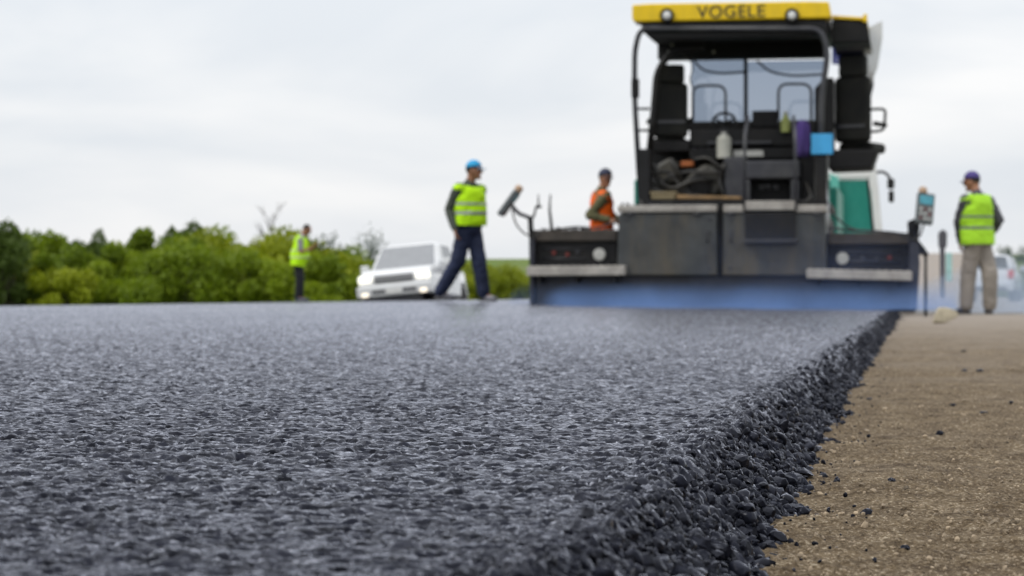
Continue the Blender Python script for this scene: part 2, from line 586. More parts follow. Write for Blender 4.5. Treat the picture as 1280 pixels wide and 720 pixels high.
def build_rubble():
    rng = np.random.default_rng(4)
    # near: rounded angular lumps
    n = 9500
    Y = 1.05 * (4.6 / 1.05) ** rng.random(n)
    u = np.clip(rng.normal(0.55, 0.36, n), -0.25, 1.2)
    X, Z = slope_point(Y, u)
    s = rng.lognormal(math.log(0.0050), 0.42, n) * (0.75 + 0.45 * np.clip(u, 0, 1))
    s = np.clip(s, 0.0022, 0.0135)
    Z = Z + s * rng.uniform(-0.45, 0.6, n) + 0.001
    pts = np.stack([X, Y, Z], -1)
    for k, sm in ((0, True), (1, False)):
        o = scatter_rocks('asphalt_rubble', M_RUB, pts[k::2], s[k::2], 2, 11 + 7 * k, nvar=24, smooth=sm)
        tag(o, ('rounded' if sm else 'angular') + ' black lumps of hot mix clumped along the nearest stretch of the raw edge', 'rubble', kind='stuff')
    n = 9500
    Y = 4.3 * (29.0 / 4.3) ** rng.random(n)
    u = np.clip(rng.normal(0.6, 0.36, n), -0.3, 1.2)
    X, Z = slope_point(Y, u)
    s = np.clip(rng.lognormal(math.log(0.0062), 0.40, n), 0.003, 0.014) * (0.85 + 0.012 * Y)
    Z = Z + s * rng.uniform(-0.3, 0.6, n)
    o = scatter_rocks('asphalt_rubble', M_RUB, np.stack([X, Y, Z], -1), s, 1, 12)
    tag(o, 'far run of black mix lumps along the edge leading to the paver', 'rubble', kind='stuff')
build_rubble()

# ---- the old milled lane, dusty and brown near the lens, pale and grey further on
def dirt_material():
    m = bpy.data.materials.new('dusty_milled_lane')
    m.use_nodes = True
    n, l = m.node_tree.nodes, m.node_tree.links
    b = n['Principled BSDF']
    t = n.new('ShaderNodeTexCoord')
    def noise(scale, det, rough=0.6):
        a = n.new('ShaderNodeTexNoise'); a.inputs['Scale'].default_value = scale
        a.inputs['Detail'].default_value = det; a.inputs['Roughness'].default_value = rough
        l.new(t.outputs['Object'], a.inputs['Vector']); return a
    def ramp(src, stops):
        r = n.new('ShaderNodeValToRGB')
        while len(r.color_ramp.elements) < len(stops): r.color_ramp.elements.new(0.5)
        for e, (p, c) in zip(r.color_ramp.elements, stops): e.position = p; e.color = (*c, 1)
        l.new(src, r.inputs[0]); return r
    def mix(f, a, bb, mode='MIX'):
        x = n.new('ShaderNodeMix'); x.data_type = 'RGBA'; x.blend_type = mode
        if isinstance(f, float): x.inputs['Factor'].default_value = f
        else: l.new(f, x.inputs['Factor'])
        l.new(a, x.inputs['A'])
        if isinstance(bb, tuple): x.inputs['B'].default_value = (*bb, 1)
        else: l.new(bb, x.inputs['B'])
        return x.outputs['Result']
    fine = noise(170, 5, 0.75)
    mid = noise(14, 6)
    big = noise(1.1, 4)
    c = ramp(fine.outputs[0], [(0.32, (0.034, 0.024, 0.013)), (0.43, (0.130, 0.092, 0.052)), (0.55, (0.245, 0.184, 0.112)), (0.66, (0.62, 0.54, 0.41))])
    c2 = ramp(mid.outputs[0], [(0.34, (0.42, 0.38, 0.34)), (0.7, (1.0, 1.0, 1.0))])
    col = mix(1.0, c.outputs[0], c2.outputs[0], 'MULTIPLY')
    # dry grey dust in patches; further along, smoke haze is painted in with it
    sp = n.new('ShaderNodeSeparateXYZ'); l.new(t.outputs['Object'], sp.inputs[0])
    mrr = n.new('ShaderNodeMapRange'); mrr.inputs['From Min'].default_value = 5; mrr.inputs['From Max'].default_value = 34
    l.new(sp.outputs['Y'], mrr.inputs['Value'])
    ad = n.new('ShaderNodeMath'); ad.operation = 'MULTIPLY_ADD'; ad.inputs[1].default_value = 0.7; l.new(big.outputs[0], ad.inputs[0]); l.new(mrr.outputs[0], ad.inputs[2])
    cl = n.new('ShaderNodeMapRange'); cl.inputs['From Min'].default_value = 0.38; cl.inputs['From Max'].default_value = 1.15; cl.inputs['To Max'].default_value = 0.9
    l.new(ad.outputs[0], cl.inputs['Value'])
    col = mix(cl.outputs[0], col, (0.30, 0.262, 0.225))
    l.new(col, b.inputs['Base Color'])
    b.inputs['Roughness'].default_value = 0.9
    b.inputs['Specular IOR Level'].default_value = 0.2
    bu = n.new('ShaderNodeBump'); bu.inputs['Strength'].default_value = 0.9; bu.inputs['Distance'].default_value = 0.006
    l.new(fine.outputs[0], bu.inputs['Height']); l.new(bu.outputs[0], b.inputs['Normal'])
    return m
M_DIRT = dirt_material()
DZ = -0.082
def dirt_h(X, Y):
    near = 1 - sstep(12, 30, Y)
    h = 0.016 * (fbm(X * 9, Y * 9, 101, 5) - 0.5) + 0.010 * (fbm(X * 1.3, Y * 1.3, 120, 2) - 0.5)
    c1, r1 = cells(X, Y, 0.013, 133)
    c2, r2 = cells(X + 2, Y + 7, 0.0065, 144)
    h = h + near * (c1 * np.where(r1 > 0.62, r1 - 0.45, 0) * 0.0060 + c2 * r2 * 0.0014)
    return h
def build_dirt():
    ys = [-6, -3, -1, 0.3, 0.9]
    y = 1.2
    while y < 14:
        ys.append(y); y += 0.0032 * y
    while y < 560:
        ys.append(y); y += (0.012 if y < 40 else 0.03) * y
    ys = np.array(ys); nr = len(ys)
    nd, nc = 190, 14
    wd = (0.45 + 0.075 * np.clip(ys, 1, 40))[:, None]
    Xd = -0.30 + wd * np.linspace(0, 1, nd)[None, :]
    Xc = (-0.30 + wd) + (8.2 + 0.30 - wd) * np.linspace(0, 1, nc + 1)[None, 1:]
    X0 = np.full((nr, 1), -5.2)
    X = np.concatenate([X0, Xd, Xc], 1)
    Y = np.repeat(ys[:, None], X.shape[1], 1)
    Z = DZ + dirt_h(X, Y) + rise(Y)
    Z[:, 0] = DZ - 0.02 + rise(ys)
    # under the finished mat the old base lies lower than the new surface
    Z[:, -1] -= 0.35
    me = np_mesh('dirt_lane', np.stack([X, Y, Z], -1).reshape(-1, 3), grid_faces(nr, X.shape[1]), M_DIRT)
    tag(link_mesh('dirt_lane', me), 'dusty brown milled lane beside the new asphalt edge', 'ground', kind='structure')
build_dirt()

def build_grit():
    rng = np.random.default_rng(21)
    n = 5200
    Y = 1.6 * (13 / 1.6) ** rng.random(n)
    X = -0.13 + (0.12 + 0.075 * Y) * rng.random(n)
    s = np.clip(rng.lognormal(math.log(0.0016), 0.5, n), 0.0007, 0.007)
    Z = DZ + dirt_h(X, Y) + s * 0.2
    m = mat('pale_grit', (0.30, 0.235, 0.16), 0.9, var=0.75, scale=45)
    o = scatter_rocks('grit', m, np.stack([X, Y, Z], -1), s, 1, 31)
    tag(o, 'tan grit and small stone chips strewn over the dusty lane', 'grit', kind='stuff')
    # dark crumbs of mix too small to pick apart, thickest next to the edge
    n = 550
    Y = 1.6 * (26 / 1.6) ** rng.random(n)
    X = -0.14 + np.abs(rng.normal(0, 0.035, n)) * (1 + 0.05 * Y)
    s = np.clip(rng.lognormal(math.log(0.0019), 0.5, n), 0.0008, 0.006)
    Z = DZ + dirt_h(X, Y) + s * 0.3
    o = scatter_rocks('mix_crumbs', M_ASPH, np.stack([X, Y, Z], -1), s, 1, 32)
    tag(o, 'fine black crumbs of mix scattered at the foot of the mat', 'crumbs', kind='stuff')
build_grit()

# ---- the land round about
def grass_material():
    m = bpy.data.materials.new('rough_grassland')
    m.use_nodes = True
    n, l = m.node_tree.nodes, m.node_tree.links
    b = n['Principled BSDF']
    t = n.new('ShaderNodeTexCoord')
    a = n.new('ShaderNodeTexNoise'); a.inputs['Scale'].default_value = 0.09; a.inputs['Detail'].default_value = 7; a.inputs['Roughness'].default_value = 0.68
    l.new(t.outputs['Object'], a.inputs['Vector'])
    r = n.new('ShaderNodeValToRGB')
    for p in (0.45, 0.6): r.color_ramp.elements.new(p)
    for e, (p, c) in zip(r.color_ramp.elements, [(0.3, (0.045, 0.085, 0.014)), (0.46, (0.10, 0.155, 0.025)), (0.6, (0.16, 0.16, 0.06)), (0.75, (0.20, 0.17, 0.095))]):
        e.position = p; e.color = (*c, 1)
    l.new(a.outputs[0], r.inputs[0]); l.new(r.outputs[0], b.inputs['Base Color'])
    b.inputs['Roughness'].default_value = 0.95; b.inputs['Specular IOR Level'].default_value = 0.15
    return m
M_GRASS = grass_material()
def land_z(X, Y):
    X, Y = np.asarray(X, float), np.asarray(Y, float)
    z = -0.34 + rise(Y) + 0.25 * (fbm(X * 0.05, Y * 0.05, 201, 3) - 0.5)
    z = z + 1.3 * (fbm(X * 0.008 + 3, Y * 0.008, 210, 3) - 0.5) * sstep(120, 300, Y)
    z = z - 0.25 * sstep(-14, -16.5, X)
    z = np.where((X > -13.6) & (X < 8.6), np.minimum(z, -0.5 + rise(Y)), z)
    return z
def build_land():
    xs = np.concatenate([-np.geomspace(2500, 22, 60), np.linspace(-21, 14, 71), np.geomspace(15, 2500, 60)])
    ys = np.concatenate([np.linspace(-60, 40, 21), np.geomspace(42, 5000, 150)])
    X, Y = np.meshgrid(xs, ys)
    Z = land_z(X, Y)
    me = np_mesh('ground', np.stack([X, Y, Z], -1).reshape(-1, 3), grid_faces(len(ys), len(xs)), M_GRASS)
    tag(link_mesh('ground', me), 'rough green and straw coloured grassland rising gently to the skyline', 'ground', kind='structure')
build_land()
# ================================================================== THE PAVER
M_DARK = mat('worn_dark_paint', (0.008, 0.008, 0.009), 0.55, var=0.5, scale=5, dirt=(0.045, 0.037, 0.028), dirt_amt=0.3, spec=0.3)
M_BLACK = mat('matt_black', (0.006, 0.006, 0.007), 0.62, var=0.4, dirt=(0.025, 0.022, 0.02), dirt_amt=0.3, spec=0.3)
M_PIPE = mat('grey_pipe_paint', (0.032, 0.033, 0.042), 0.4, var=0.3, dirt=(0.10, 0.1, 0.08), dirt_amt=0.3)
M_COVER = mat('stained_cover_plate', (0.043, 0.047, 0.049), 0.42, var=0.55, scale=2.2, dirt=(0.105, 0.085, 0.052), dirt_amt=0.8, dirt_scale=1.2, streak=True, bump=0.35, bscale=9)
M_STEEL = mat('blue_grey_screed_steel', (0.014, 0.016, 0.028), 0.42, metal=0.0, var=0.4, dirt=(0.06, 0.055, 0.05), dirt_amt=0.4)
M_TREAD = mat('worn_aluminium_tread', (0.40, 0.375, 0.34), 0.5, metal=0.1, var=0.3, scale=8, dirt=(0.16, 0.14, 0.12), dirt_amt=0.6)
M_YELLOW = mat('yellow_paint', (0.83, 0.56, 0.004), 0.38, var=0.06, scale=1.5, spec=0.4, dirt=(0.42, 0.29, 0.03), dirt_amt=0.4, streak=True)
M_INK = mat('black_lettering', (0.012, 0.012, 0.011), 0.5, var=0.1)
M_LENS = mat('lamp_lens', (0.75, 0.75, 0.73), 0.15, var=0.1)
M_DISC = mat('dusty_white_disc', (0.48, 0.48, 0.45), 0.6, var=0.25, scale=14)
M_SEAT = mat('black_seat_vinyl', (0.006, 0.0065, 0.006), 0.65, spec=0.25, var=0.35, bump=0.15, dirt=(0.032, 0.030, 0.02), dirt_amt=0.4)
M_OLIVE = mat('oily_olive_metal', (0.045, 0.043, 0.034), 0.45, var=0.6, scale=7, dirt=(0.11, 0.09, 0.06), dirt_amt=0.5)
M_RUBBER = mat('rubber_hose', (0.020, 0.019, 0.018), 0.5, var=0.4, dirt=(0.075, 0.066, 0.045), dirt_amt=0.5)
M_WOOD = mat('dusty_plank', (0.27, 0.17, 0.08), 0.8, var=0.45, scale=9)
M_BOXTAN = mat('tan_tool_box', (0.26, 0.21, 0.12), 0.75, var=0.25)
M_TEAL = mat('teal_paint', (0.010, 0.22, 0.165), 0.4, var=0.15, dirt=(0.06, 0.2, 0.16), dirt_amt=0.3)
M_BLUESIGN = mat('blue_plate', (0.05, 0.36, 0.70), 0.45, var=0.12)
M_WHITE = mat('white_paint', (0.78, 0.78, 0.76), 0.35, var=0.06, coat=0.3, dirt=(0.5, 0.46, 0.4), dirt_amt=0.25)
M_ORANGE_P = mat('faded_orange_paint', (0.45, 0.13, 0.03), 0.6, var=0.3)
M_CHROME_P = mat('worn_chrome_rod', (0.35, 0.35, 0.36), 0.3, metal=0.8, var=0.3)
G_WIND = glass_mat('tinted_windscreen', (0.56, 0.61, 0.68), 0.10)
G_SIDE = glass_mat('violet_side_glass', (0.20, 0.22, 0.42), 0.12)
G_FILM = glass_mat('clear_rain_sheet', (0.82, 0.84, 0.85), 0.10, milky=(0.72, 0.70, 0.66), milk=0.42)

YS = 28.95            # rear face of the screed
gz = float(crown(-2.4))
rootp = P(900, 380, YS)
pav = thing('road_paver', 'big asphalt paver with a yellow fronted roof laying the black mat', 'paver', (rootp.x, YS, gz))

def part(name, m, bevel=0.012, parent=None, smooth=False, **kw):
    """decorator-free helper: returns a mesh buffer with a finish call"""
    mb = MB()
    mb.done = lambda: mb.build(name, m, parent or pav, bevel=bevel, smooth=smooth, **kw)
    return mb

# ---- screed
b = part('screed_plate', M_STEEL, 0.02); b.prism([(668, 335), (1141, 340), (1145, 372), (1146, 389), (668, 389)], YS, YS + 0.75); b.done()
b = part('screed_lip', M_STEEL, 0.006); b.prism([(668, 381), (1144, 382), (1144, 391), (668, 390)], YS - 0.035, YS - 0.003); b.done()
def tread(px0, px1, y0, y1, yr):
    b = part('walkway_board', M_TREAD, 0.01)
    b.prism([(px0, y0), (px1, yr), (px1, yr + 12), (px0, y0 + 12)], YS - 0.30, YS + 0.06)
    o = b.done()
    q = MB()
    for k in range(14):                                      # raised tread bars on the top
        t = (k + 0.5) / 14
        a = P(px0 + (px1 - px0) * t, y0 + (yr - y0) * t, YS - 0.30)
        q.box(a.x - 0.012, YS - 0.27, a.z - 0.002, a.x + 0.012, YS + 0.03, a.z + 0.008)
    q.build('tread_bar', M_TREAD, o)
    q = MB()
    for t in (0.12, 0.5, 0.88):                              # brackets that carry the board
        a = P(px0 + (px1 - px0) * t, y0 + (yr - y0) * t, YS - 0.30)
        q = MB(); q.box(a.x - 0.02, YS - 0.22, a.z - 0.20, a.x + 0.02, YS - 0.005, a.z - 0.115)
        q.build('board_bracket', M_DARK, o)
tread(658, 781, 333, 345, 332)
tread(1008, 1140, 336, 348, 339)
# extension boxes left and right, each with a frame, a recess and a round reflector
def ext_box(x0, x1, ytop, ymid, ybot, disc, knobs):
    b = part('extension_box', M_DARK, 0.015)
    b.pbox(x0, ymid, x1, ybot, YS + 0.10, YS + 0.62)
    o = b.done()
    q = MB(); q.pbox(x0, ytop, x1, ymid + 0.5, YS + 0.02, YS + 0.66); q.build('top_plank', mat('brown_top_plank', (0.055, 0.045, 0.036), 0.6, var=0.4), o, bevel=0.01)
    q = MB()
    q.pbox(x0, ymid + 1.5, x0 + 6, ybot, YS + 0.055, YS + 0.097)
    q.pbox(x1 - 6, ymid + 1.5, x1, ybot, YS + 0.055, YS + 0.097)
    q.pbox(x0 + 6.3, ybot - 6, x1 - 6.3, ybot, YS + 0.055, YS + 0.097)
    q.build('box_frame', M_BLACK, o, bevel=0.006)
    c = P(disc[0], disc[1], YS + 0.05)
    q = MB(); q.lathe(c, (0, 1, 0), [(0, 0.0), (0, 0.066), (0.008, 0.074), (0.045, 0.074)], 22)
    q.build('round_reflector', M_DISC, o, smooth=False)
    for kx, ky, m in knobs:
        c = P(kx, ky, YS + 0.06)
        q = MB(); q.lathe(c, (0, 1, 0), [(0, 0.0), (0, 0.022), (0.03, 0.028), (0.035, 0.028)], 12)
        q.build('socket', m, o)
    q = MB()
    for hy in (ymid + 10, ymid + 22):
        a, c = P(x0 + 14, hy, YS + 0.085), P(disc[0] - 16 if disc[0] > (x0 + x1) / 2 else x1 - 12, hy, YS + 0.085)
        if a.x < c.x: q.tube([a, c], 0.012)
        else: q.tube([c, a], 0.012)
    q.build('guide_rod', M_PIPE, o, smooth=True)
M_REDK = mat('dull_red_knob', (0.16, 0.025, 0.02), 0.5, var=0.3)
ext_box(664, 771, 287, 301, 333, (749, 318), [(692, 316, M_REDK), (709, 318, M_REDK), (722, 315, M_PIPE)])
ext_box(1034, 1137, 291, 305, 338, (1053, 323), [(1078, 322, M_PIPE), (1096, 323, M_PIPE), (1112, 322, M_REDK)])
b = part('end_plate', M_STEEL, 0.01); b.prism([(1137, 300), (1148, 304), (1150, 330), (1146, 388), (1135, 388)], YS - 0.05, YS + 0.9); b.done()
b = part('end_plate', M_STEEL, 0.01); b.prism([(661, 300), (668, 296), (668, 388), (662, 384)], YS - 0.05, YS + 0.9); b.done()
# two tall cover plates in the middle with pale top edges
def cover(px):
    b = part('cover_plate', M_COVER, 0.02); b.prism(px, YS - 0.10, YS + 0.42); return b.done()
cl = cover([(773, 267), (896, 265), (897, 345), (771, 345)])
crr = cover([(904, 265), (1032, 266), (1034, 345), (903, 345)])
for o, x0, x1 in ((cl, 772, 896), (crr, 904, 931), (crr, 994, 1033)):
    q = MB(); q.pbox(x0, 256, x1, 265.5, YS - 0.13, YS + 0.44); q.build('top_edge', M_TREAD, o, bevel=0.012)
b = part('centre_gap_post', M_BLACK, 0.005); b.pbox(897.5, 258, 902.5, 346, YS - 0.05, YS + 0.4); b.done()
for o, x0, x1 in ((cl, 780, 890), (crr, 910, 1026)):          # pressed ribs and bolts
    q = MB()
    for xx in (x0 + 3, x1 - 3):
        for yy in (274, 335):
            q = MB(); q.lathe(P(xx, yy, YS - 0.10), (0, -1, 0), [(0.0, 0.02), (0.012, 0.02), (0.014, 0.0)], 8)
            q.build('bolt', M_PIPE, o)
# hanging step in the right cover
b = part('access_step', M_DARK, 0.008)
b.pbox(931, 265, 994, 300, YS - 0.16, YS - 0.12)
st = b.done()
q = MB(); q.pbox(929, 299, 996, 304, YS - 0.24, YS - 0.105); q.build('step_bar', M_PIPE, st, bevel=0.008)
q = MB(); q.pbox(931.5, 251, 993.5, 263, YS - 0.17, YS + 0.5); q.build('step_tread', M_TREAD, st, bevel=0.01)
# ladder rails
for px in (931, 994):
    b = part('hand_rail', M_PIPE, 0, smooth=True)
    a = [P(px, 263, YS - 0.15), P(px, 168, YS - 0.10), P(px + (4 if px < 960 else -2), 150, YS + 0.2), P(px + (4 if px < 960 else -2), 146, YS + 0.7)]
    b.tube(arc_path(a, 0.15), 0.021, 10); b.done()

# ---- tractor unit behind the screed
YT = 30.2
b = part('tractor_frame', M_BLACK, 0.03); b.box(P(806, 300, YT).x, YT + 0.25, 0.34, P(1032, 300, YT).x, YT + 4.2, 1.18); b.done()
for px0, px1 in ((808, 842), (996, 1030)):
    b = MB()
    x0, x1 = P(px0, 300, YT).x, P(px1, 300, YT).x
    prof = []
    for k in range(24):
        a = 2 * math.pi * k / 24
        yy = YT + 2.2 + (1.7 if math.cos(a) > 0 else -1.7) + 0.36 * math.cos(a)
        prof.append((yy, 0.40 + 0.33 * math.sin(a)))
    b.loft([[(x0, y, z) for y, z in prof], [(x1, y, z) for y, z in prof]])
    tr = b.build('crawler_track', M_RUBBER, pav, bevel=0.01)
    for k in range(16):
        yy = YT + 0.5 + k * 0.21
        b = MB(); b.box(x0 - 0.004, yy, 0.05, x1 + 0.004, yy + 0.1, 0.075); b.build('track_pad', M_DARK, tr)
b = part('screed_arm', M_DARK, 0.02); b.pbox(800, 300, 812, 330, YS + 0.4, YT + 3); b.done()
b = part('screed_arm', M_DARK, 0.02); b.pbox(1024, 300, 1036, 330, YS + 0.4, YT + 3); b.done()
# deck with the engine bay behind it
b = part('deck', M_BLACK, 0.01); b.pbox(806, 249, 1034, 258, YS + 0.45, YT + 2.4); b.done()
b = part('bay_back_wall', M_BLACK, 0.01); b.pbox(806, 185, 1034, 252, YT + 0.75, YT + 0.85); b.done()
b = part('bay_post', M_DARK, 0.01); b.pbox(799, 186, 812, 256, YS + 0.50, YS + 0.80); b.done()
b = part('bay_post', M_DARK, 0.01); b.pbox(1019, 196, 1033, 258, YS + 0.50, YS + 0.80); b.done()
# drive gear and hoses on the left
b = part('gear_housing', M_OLIVE, 0.05); b.prism([(868, 212), (882, 204), (897, 210), (903, 236), (896, 246), (850, 246), (846, 236), (858, 222)], YT - 0.25, YT + 0.5); gh = b.done()
q = MB(); q.lathe(P(874, 234, YT - 0.25), (0, -1, 0), [(0, 0.16), (0.05, 0.16), (0.06, 0.13), (0.02, 0.12), (0.02, 0.0)], 20); q.build('housing_mouth', M_BLACK, gh)
b = part('gear_housing', M_OLIVE, 0.04); b.prism([(822, 205), (838, 196), (850, 206), (846, 228), (828, 232), (818, 222)], YT - 0.1, YT + 0.5); b.done()
b = part('oil_cap', M_ORANGE_P, 0.01); b.pbox(851, 201, 866, 208, YT - 0.12, YT + 0.1); b.done()
rnd = random.Random(3)
for pts, r in (([(818, 206), (824, 228), (848, 243), (884, 246)], 0.035), ([(816, 226), (842, 238), (866, 224), (893, 226)], 0.028),
               ([(838, 198), (846, 214), (856, 238), (872, 247)], 0.03), ([(822, 244), (832, 222), (858, 214), (900, 216)], 0.024),
               ([(906, 204), (898, 224), (905, 246)], 0.026), ([(815, 216), (838, 214), (858, 246)], 0.022), ([(866, 200), (884, 196), (904, 212)], 0.02)):
    b = part('hose', M_RUBBER, 0, smooth=True)
    w = [P(x, y, YT - 0.45 + rnd.uniform(-0.1, 0.15)) for x, y in pts]
    b.tube(arc_path(w, 0.35, 6), r, 8); b.done()
b = part('chain_cover', M_RUBBER, 0.03); b.prism([(812, 232), (836, 240), (838, 247), (812, 246)], YT - 0.5, YT + 0.2); b.done()
# casing in the middle and right, with a dark opening
b = part('engine_casing', M_PIPE, 0.025)
b.pbox(905, 196, 932, 252, YT - 0.35, YT + 0.6); b.pbox(932.4, 200, 1000, 224, YT - 0.42, YT + 0.6); b.pbox(932.4, 224.3, 938, 252, YT - 0.40, YT + 0.6); b.pbox(988, 224.3, 1000, 252, YT - 0.40, YT + 0.6)
b.done()
b = part('casing_insert', M_BLACK, 0.01); b.pbox(939, 225, 987, 252, YT - 0.1, YT + 0.3); ci = b.done()
for xx in (952, 960, 970):
    q = MB(); q.lathe(P(xx, 233 + (xx % 3), YT - 0.1), (0, -1, 0), [(0, 0.035), (0.05, 0.035), (0.055, 0.0)], 10); q.build('valve', M_PIPE, ci)
b = part('side_panel', M_BLACK, 0.015); b.pbox(1001, 150, 1018, 255, YT - 0.30, YT + 0.4); b.done()
# console with two pale plates
b = part('operator_console', M_DARK, 0.02); b.pbox(862, 160, 1000, 184, YT + 0.20, YT + 0.7); con = b.done()
q = MB(); q.pbox(884, 176, 964, 180.5, YT + 0.10, YT + 0.19); q.build('console_ledge', M_PIPE, con, bevel=0.006)
b = part('console_front', M_BLACK, 0.015); b.pbox(862, 184.5, 1000, 199, YT + 0.05, YT + 0.7); cf = b.done()
for x0, x1 in ((917, 929), (931.5, 954)):
    q = MB(); q.pbox(x0, 188, x1, 195.5, YT + 0.03, YT + 0.046); q.build('pale_plate', M_DISC, cf)
for xx in range(868, 912, 9):
    q = MB(); q.lathe(P(xx, 186, YT + 0.05), (0, -1, 0), [(0, 0.016), (0.03, 0.013), (0.032, 0)], 8); q.build('switch', M_PIPE, cf)
b = part('monitor', M_BLACK, 0.015); b.pbox(940, 138, 972, 159, YT + 0.35, YT + 0.45); b.pbox(953, 158, 959, 163, YT + 0.38, YT + 0.42); b.done()
# steering wheel
b = MB(); c = P(905, 154, YT + 0.45); ring = []
tilt = Euler((R(62), 0, 0)).to_matrix()
ring = [c + tilt @ Vector((0.15 * math.cos(a), 0.15 * math.sin(a), 0)) for a in [2 * math.pi * k / 24 for k in range(25)]]
b.tube(ring, 0.018, 8)
for a in (0.5, 2.6, 4.7): b.tube([c, c + tilt @ Vector((0.15 * math.cos(a), 0.15 * math.sin(a), 0))], 0.014)
b.tube([c, c + tilt @ Vector((0, 0, -0.25))], 0.03)
b.build('steering_wheel', M_BLACK, pav, smooth=True)
# guard rails round the operator
for pts in ([(866, 152), (866, 107), (907, 107), (907, 152)], [(973, 150), (973, 105), (1014, 105), (1014, 150)], [(797, 136), (812, 136)], [(799, 163), (812, 163)]):
    b = part('guard_rail', M_PIPE, 0, smooth=True)
    b.tube(arc_path([P(x, y, YT + 0.3) for x, y in pts], 0.12), 0.017, 8); b.done()

# ---- seats
def seat(name, cx, ytop, ybot, w, Yb, turn):
    c = P(cx, ybot, Yb); top = P(cx, ytop, Yb)
    H = top.z - c.z
    M = Matrix.Translation((c.x, Yb, c.z)) @ Matrix.Rotation(turn, 4, 'Z')
    def bx(nm, x0, y0, z0, x1, y1, z1, m, par, bev):
        q = MB(); q.box(x0, y0, z0, x1, y1, z1, M); return q.build(nm, m, par, bevel=bev, seg=4, smooth=False)
    s = bx(name, -w / 2, 0, 0.12, w / 2, 0.13, H * 0.775, M_SEAT, pav, 0.055)
    bx('headrest', -w * 0.40, 0.01, H * 0.765, w * 0.40, 0.12, H, M_SEAT, s, 0.045)
    bx('seat_cushion', -w / 2, 0.135, 0.0, w / 2, 0.62, 0.13, M_SEAT, s, 0.05)
    bx('armrest', -w / 2 - 0.07, 0.10, 0.32, -w / 2 - 0.005, 0.48, 0.38, M_SEAT, s, 0.025)
    bx('armrest', w / 2 + 0.005, 0.10, 0.32, w / 2 + 0.07, 0.48, 0.38, M_SEAT, s, 0.025)
    q = MB(); q.box(-w * 0.4, -0.015, 0.30, w * 0.4, -0.004, 0.34, M); q.build('back_strap', M_PIPE, s)
    return s
seat('operator_seat', 839, 80, 184, 0.43, YT + 0.1, R(10))
b = part('seat_plinth', M_BLACK, 0.02); b.pbox(816, 176, 862, 190, YT + 0.15, YT + 0.65); b.done()
seat('operator_seat', 1064, 68, 190, 0.46, YT + 0.0, R(-20))
b = part('side_console', M_BLACK, 0.03); b.prism([(1018, 110), (1030, 98), (1042, 96), (1042, 186), (1018, 186)], YT - 0.1, YT + 0.5); b.done()
b = part('seat_platform', M_BLACK, 0.02); b.prism([(1036, 187), (1098, 187), (1090, 210), (1036, 212)], YT - 0.1, YT + 0.8); b.done()
b = part('arm_rail', M_DARK, 0, smooth=True)
b.tube(arc_path([P(1078, 137, YT), P(1107, 136, YT), P(1105, 163, YT), P(1078, 166, YT)], 0.06), 0.018, 8); b.done()

# ---- roof
YR = 29.55
pts = [(790, 6), (812, 4.5), (1008, 1.5), (1036, 2), (1039, 20), (1036, 22.5), (792, 27.5), (790, 22)]
b = part('roof_front', M_YELLOW, 0.025); b.prism(pts, YR, YR + 0.42); rf = b.done()
for px in (834, 990):
    c = P(px, 19.5, YR)
    q = MB(); q.lathe(c, (0, -1, 0), [(-0.02, 0.085), (0.05, 0.085), (0.055, 0.07), (0.02, 0.068), (0.02, 0.0)], 22); q.build('lamp_housing', M_BLACK, rf)
    q = MB(); q.lathe(c + Vector((0, -0.021, 0)), (0, -1, 0), [(0, 0.062), (0.02, 0.05), (0.03, 0.0)], 18); q.build('work_lamp', M_LENS, rf, smooth=True)
cu = bpy.data.curves.new('lettering', 'FONT')
cu.body = 'VOGELE'; cu.size = 1.0; cu.extrude = 0.004; cu.space_character = 1.08; cu.offset = 0.010
tmp = bpy.data.objects.new('lettering_curve', cu); COL.objects.link(tmp)
bpy.context.view_layer.update()
me = bpy.data.meshes.new_from_object(tmp.evaluated_get(bpy.context.evaluated_depsgraph_get()))
bpy.data.objects.remove(tmp)
co = np.array([v.co[:] for v in me.vertices]); lo, hi = co.min(0), co.max(0)
a0, a1 = P(871, 23.0, YR), P(956, 5.6, YR)
sx, sz = (a1.x - a0.x) / (hi[0] - lo[0]), (a1.z - a0.z) / (hi[1] - lo[1])
inv = wmat(rf).inverted()
for v in me.vertices:
    x, y, z = v.co
    v.co = inv @ Vector((a0.x + (x - lo[0]) * sx, YR - 0.004 - z * 0.5, a0.z + (y - lo[1]) * sz))
link_mesh('lettering', me, M_INK, rf)
# roof shell: dark underside sloping down to the windscreen, pale top
b = part('roof_panel', M_BLACK, 0.02)
zt = P(800, 9, YR).z
xl, xr = P(797, 30, YR).x, P(1034, 30, YR).x
b.box(xl, YR + 0.425, P(900, 31, YR).z, xr, YR + 3.0, zt - 0.02)
b.done()
b = part('roof_lining', M_BLACK, 0.02); b.prism([(801, 28), (1034, 25), (1034, 44), (815, 50), (804, 40)], YR + 0.03, YR + 0.40); b.done()
b = part('sun_visor', M_BLACK, 0.01)
Yw = YR + 2.35
b.pbox(822, 44, 1034, 74, Yw - 0.25, Yw + 0.05); b.done()
for px, py in ((840, 56), (836, 65), (892, 65)):
    b = MB(); b.ell(P(px, py, Yw - 0.27), (0.022, 0.015, 0.022), nu=10, nv=6); b.build('screw_cap', M_DISC, pav, smooth=True)
